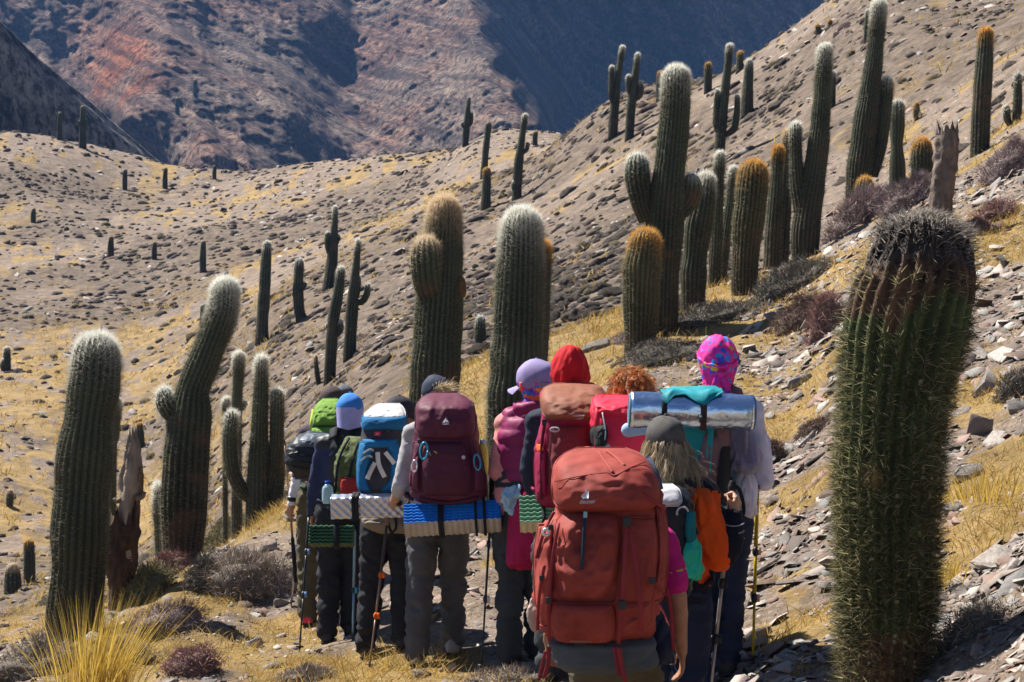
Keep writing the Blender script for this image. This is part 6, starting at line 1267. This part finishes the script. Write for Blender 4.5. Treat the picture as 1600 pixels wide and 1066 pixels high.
Ss = Soft(dI-.03, [(758, 1080, 1094), (772, 1074, 1112), (795, 1073, 1127), (825, 1079, 1136), (850, 1090, 1141), (872, 1104, 1142), (888, 1118, 1136)], [.06, .12, .14, .14, .13, .12, .05], 2.2); soft(Ss, 'sleeve', org, i_.root, .02, (14, 12, 9))
V, fs = tube([P(1128, 876, dI)+[0, -.08, 0], P(1138, 852, dI)+[0, -.07, 0], P(1143, 825, dI)+[0, -.05, 0], P(1146, 804, dI)+[0, -.025, 0]], [.035, .052, .046, .037], 20, 24); obj('forearm_sleeve', wrinkle(V, fs, .012, (20, 20, 34)), fs, blk, i_.root)
for q in (818, 830, 842): cpt = P(1142, q, dI)+[0, -.055, 0]; V, fs = tube([cpt+np.array([np.cos(t)*.050, np.sin(t)*.050, .006*np.cos(t*2)]) for t in np.linspace(0, 2*np.pi, 24)], .0025, 6); obj('reflective_line', V, fs, fab('pale_line', (.35, .35, .38)), i_.root)
S = Soft(dI-.1, [(756, 1010, 1060), (764, 1000, 1076), (790, 996, 1086), (830, 996, 1088), (880, 1000, 1086), (930, 1006, 1078), (945, 1014, 1068)], [.1, .18, .24, .25, .25, .22, .14]); r = pack_root('small black daypack with pale grey lid on the orange-sleeved person', S, 1045, 945)
soft(S, 'main_body', fab('black_nylon', (.018, .02, .026), rough=.45), r, .016, (12, 12, 14)); pillow(S, [(757, 1012, 1052), (766, 1004, 1062), (782, 1002, 1064), (790, 1012, 1058)], .04, 'lid', fab('pale_grey_lid', (.50, .50, .53)), r, .006)
th = np.linspace(.2, math.pi+.4, 20); V, fs = tube(S.surf(1064+9*np.cos(th), 800-9*np.sin(th), .03), .004, 8); obj('cord', V, fs, fab('pale_cord', (.5, .5, .52)), r); pillow(S, [(800, 1072, 1086), (830, 1070, 1088), (850, 1074, 1086)], .03, 'teal_pocket', fab('teal_pocket', (.01, .16, .19)), r); harness(i_, S, WEB, r)
S4 = Soft(dI-.24, [(832, 1070, 1082), (842, 1062, 1092), (862, 1062, 1098), (888, 1064, 1101), (904, 1068, 1100), (912, 1076, 1094)], [.04, .10, .14, .15, .13, .05], 2.2); o = empty('stuff_sack', S4.w(np.float64(1080), np.float64(912), np.float64(-.07))); tag(o, 'mint green stuff sack hanging from the daypack', 'stuff sack'); mint = fab('mint_nylon', (.02, .48, .32), rough=.55); soft(S4, 'sack', mint, o, .028, (18, 18, 14))
th = np.linspace(0, math.pi, 16); V, fs = tube(S4.w(1080+12*np.cos(th), 836-14*np.sin(th), np.full(16, -.06)), .006, 8); obj('drawcord', V, fs, BLACKP, o)
pole('silver pole with black knob held by the orange-sleeved person', (1148, 752), (1101, 1180), dI, {'shaft': fab('steel_shaft2', (.42, .38, .35), rough=.35, metal=.5)}, .07, .05, grip=.14, collars=(.37, .57), stick=True, r=.0095)

# J
dJ = 7.2; rust = fab('rust_red_nylon', (.28, .040, .028), rough=.7, c2=(.36, .065, .048), bscale=420, var=.28, crease=.9); rust2 = fab('rust_webbing', (.24, .028, .035), rough=.65)
j_ = person('person in magenta T-shirt hidden behind the large rust-red backpack', 965, dJ, (962, 760), {'r': ((1058, 935, -.03), (1066, 1012, .04), 'relax', None), 'l': ((868, 935, .02), (860, 1000, .12), 'relax', None)}, fab('magenta_tshirt', (.45, .012, .17)), olive, bootb, skin=SKIN2, sleeve=(.36, .36), zfix=-.24, broad=1.12, face=0)
V, fs = ellipsoid(j_.hc+[0, 0, .02], (.088, .108, .11)); obj('hair', wrinkle(V, fs, .012, (40, 40, 9)), fs, mat('brown_hair', (.05, .03, .02), .5, .4, 50, .5, 90, .3), j_.root)
S = Soft(dJ-.08, [(701, 905, 985), (712, 878, 1012), (735, 864, 1026), (765, 862, 1036), (800, 866, 1040), (830, 846, 1044), (880, 838, 1042), (930, 836, 1036), (970, 842, 1030), (1000, 852, 1022), (1012, 872, 1000)], [.02, .13, .28, .35, .36, .38, .40, .40, .38, .34, .2], 2.9)
r = pack_root('large rust-red expedition backpack with dark zip and silver logo', S, 940, 1012); soft(S, 'main_body', rust, r, .022, (10, 10, 13))
pillow(S, [(701, 906, 984), (710, 884, 1006), (730, 866, 1024), (762, 862, 1034), (782, 864, 1034), (794, 872, 1016), (800, 900, 980)], .075, 'lid', rust, r, .026, (9, 9, 12), pw=6, nr=40, n=40)
strap(S, [(866, 752), (900, 744), (945, 738), (958, 742), (985, 730), (1010, 722)], 1.6, 'piping', rust2, r, .088, seg=40)
for a in ([(938, 708), (946, 722), (956, 738)], [(952, 706), (966, 718), (975, 728)]): strap(S, a, 5, 'fold', rust, r, .082, .01)
pillow(S, [(798, 884, 956), (815, 868, 966), (860, 864, 964), (905, 868, 956), (928, 874, 942), (934, 886, 930)], .055, 'front_pocket', rust, r, .024, (12, 9, 13), nr=48, n=48)
pillow(S, [(806, 966, 1020), (850, 968, 1026), (900, 964, 1024), (940, 960, 1016)], .03, 'front_panel', rust, r, .014); pillow(S, [(938, 860, 956), (965, 858, 962), (995, 866, 956), (1008, 880, 940)], .045, 'bottom_compartment', rust, r, .012, pw=5); pillow(S, [(936, 956, 1018), (965, 958, 1016), (990, 962, 1000)], .03, 'bottom_panel', rust, r, .016)
pillow(S, [(820, 842, 862), (870, 834, 862), (930, 836, 860), (980, 844, 864)], .04, 'side_pocket', rust, r, .02, (16, 16, 14)); pillow(S, [(790, 1026, 1041), (840, 1028, 1046), (900, 1024, 1044), (940, 1018, 1036)], .02, 'side_pocket', rust, r, .02)
strap(S, [(912, 799), (910, 830), (907, 884)], 5.5, 'zip', fab('dark_navy_zip', (.015, .04, .06), rough=.45), r, .066, .006); strap(S, [(913, 797), (912, 806)], 6, 'zip_guard', fab('pale_teal_zip', (.35, .55, .55)), r, .070, .006, seg=6)
lgm = fab('silver_print', (.60, .62, .68)); L0 = .088
mark(S, [[(908, 776), (909.5, 770), (911.3, 769), (911, 777), (909, 777.5)], [(911.8, 777), (912.2, 764.5), (914.6, 762), (917.6, 765), (917.2, 776), (914, 777.4)], [(907, 771), (908.3, 770), (907.6, 775.5), (906.8, 774)]], lgm, r, 'logo', L0, 'silver three-stroke logo above the lettering'); text_on(S, 'deuter', 915.5, 784, 9, lgm, r, off=L0, slope=-.06)
fq = fab('faded_print', (.42, .30, .30)); text_on(S, 'AIRCONTACT X', 906, 999.5, 4.6, fq, r, off=.052); text_on(S, '70+15 SL', 905, 1004.8, 4.6, fq, r, off=.052)
for a, w in (([(976, 806), (972, 860), (968, 930), (964, 1000)], 6.5), ([(978, 818), (990, 880), (996, 940), (998, 980)], 7), ([(872, 815), (862, 870), (856, 940), (858, 1010)], 5), ([(1000, 770), (1020, 782), (1040, 796)], 6), ([(850, 880), (842, 930), (840, 985)], 5), ([(1012, 900), (1026, 912), (1040, 930)], 5), ([(866, 800), (850, 830), (838, 872)], 5)): strap(S, a, w, 'strap', rust2, r, .07)
for a, w, yy in (([(964, 1006), (968, 1030), (974, 1062)], 8, -.42), ([(958, 1006), (962, 1030), (966, 1050)], 8, -.40), ([(858, 1010), (856, 1036), (850, 1058)], 7, -.32), ([(852, 1016), (846, 1040), (842, 1060)], 5, -.33), ([(1044, 920), (1052, 960), (1056, 1022)], 6, -.2)): strap(S, a, w, 'loose_strap', rust2, r, hang=yy)
for q in ((976, 812, 12, 15), (968, 938, 11, 14), (856, 933, 8, 10), (846, 900, 8, 9), (1015, 902, 11, 10), (860, 822, 8, 8)): buckle(S, q[0], q[1], q[2], q[3], r, off=.078)
carabiner(S, 853, 830, 5, 5, 0, silvm, r, .08); pillow(S, [(716, 1012, 1022), (735, 1018, 1030), (765, 1026, 1038)], .03, 'lid_side', fab('slate_mesh', (.06, .07, .10)), r)
S5 = Soft(dJ-.1, [(985, 868, 1010), (1010, 856, 1030), (1035, 862, 1030), (1052, 880, 1016), (1060, 900, 990)], [.22, .34, .34, .28, .16], 2.6); soft(S5, 'rain_cover_base', fab('slate_grey_base', (.075, .085, .095), rough=.75), r, .012)
S6 = Soft(dJ-.12, [(950, 1018, 1032), (970, 1012, 1044), (1005, 1010, 1056), (1035, 1016, 1056), (1046, 1024, 1046)], [.06, .14, .16, .14, .05], 2.3); soft(S6, 'hip_pouch', fab('ink_blue_pouch', (.018, .024, .045)), r, .02, (16, 16, 12)); harness(j_, S, rust2, r)
S7 = Soft(dJ+.02, [(905, 852, 860), (930, 832, 858), (960, 820, 852), (985, 828, 846), (992, 834, 842)], [.03, .04, .04, .03, .02], 2.2); o = soft(S7, 'cloth_bag', fab('cream_cloth', (.46, .34, .28)), None, .012, (14, 14, 14)); tag(o, 'cream cloth flap hanging at the left of the rust-red backpack', 'cloth')
for q, (z_, c_) in enumerate(((.0, (.1, .3, .02)), (.008, (.15, .05, .4)), (.016, (.5, .35, .02)))):
    cpt = j_.sh['r']*.42+j_.el['r']*.58+[0, 0, z_]; V, fs = tube([cpt+np.array([np.cos(t)*.052, np.sin(t)*.052, .012*np.cos(t)]) for t in np.linspace(0, 2*np.pi, 24)], .006, 8); obj('arm_band', V, fs, fab('band%d' % q, c_), j_.root)

# ------------------------------------------------------------------ the air in the valley
def build_haze():
    q = np.concatenate([np.array([list(o.matrix_world@v.co) for v in (o.data.vertices[i] for i in range(0, len(o.data.vertices), 7))]) for o in (GROUND, bpy.data.objects['mountain'], bpy.data.objects['ridge'])])
    lo = q.min(0)-[6, 6, 2.5]; hi = q.max(0)+[6, 6, 4]; lo[1] = -8
    V, f = box((lo+hi)/2, (hi-lo)/2); me = mesh_np('haze', V, [f]); o = bpy.data.objects.new('haze', me); C.objects.link(o); tag(o, kind='stuff')
    m = bpy.data.materials.new('valley_air'); m.use_nodes = True; N = m.node_tree.nodes; N.remove(N['Principled BSDF']); v = N.new('ShaderNodeVolumePrincipled')
    v.inputs['Color'].default_value = (.22, .47, 1, 1); v.inputs['Density'].default_value = HAZE; v.inputs['Anisotropy'].default_value = 0; m.node_tree.links.new(v.outputs[0], N['Material Output'].inputs['Volume']); me.materials.append(m)
HAZE = .00020
build_haze()
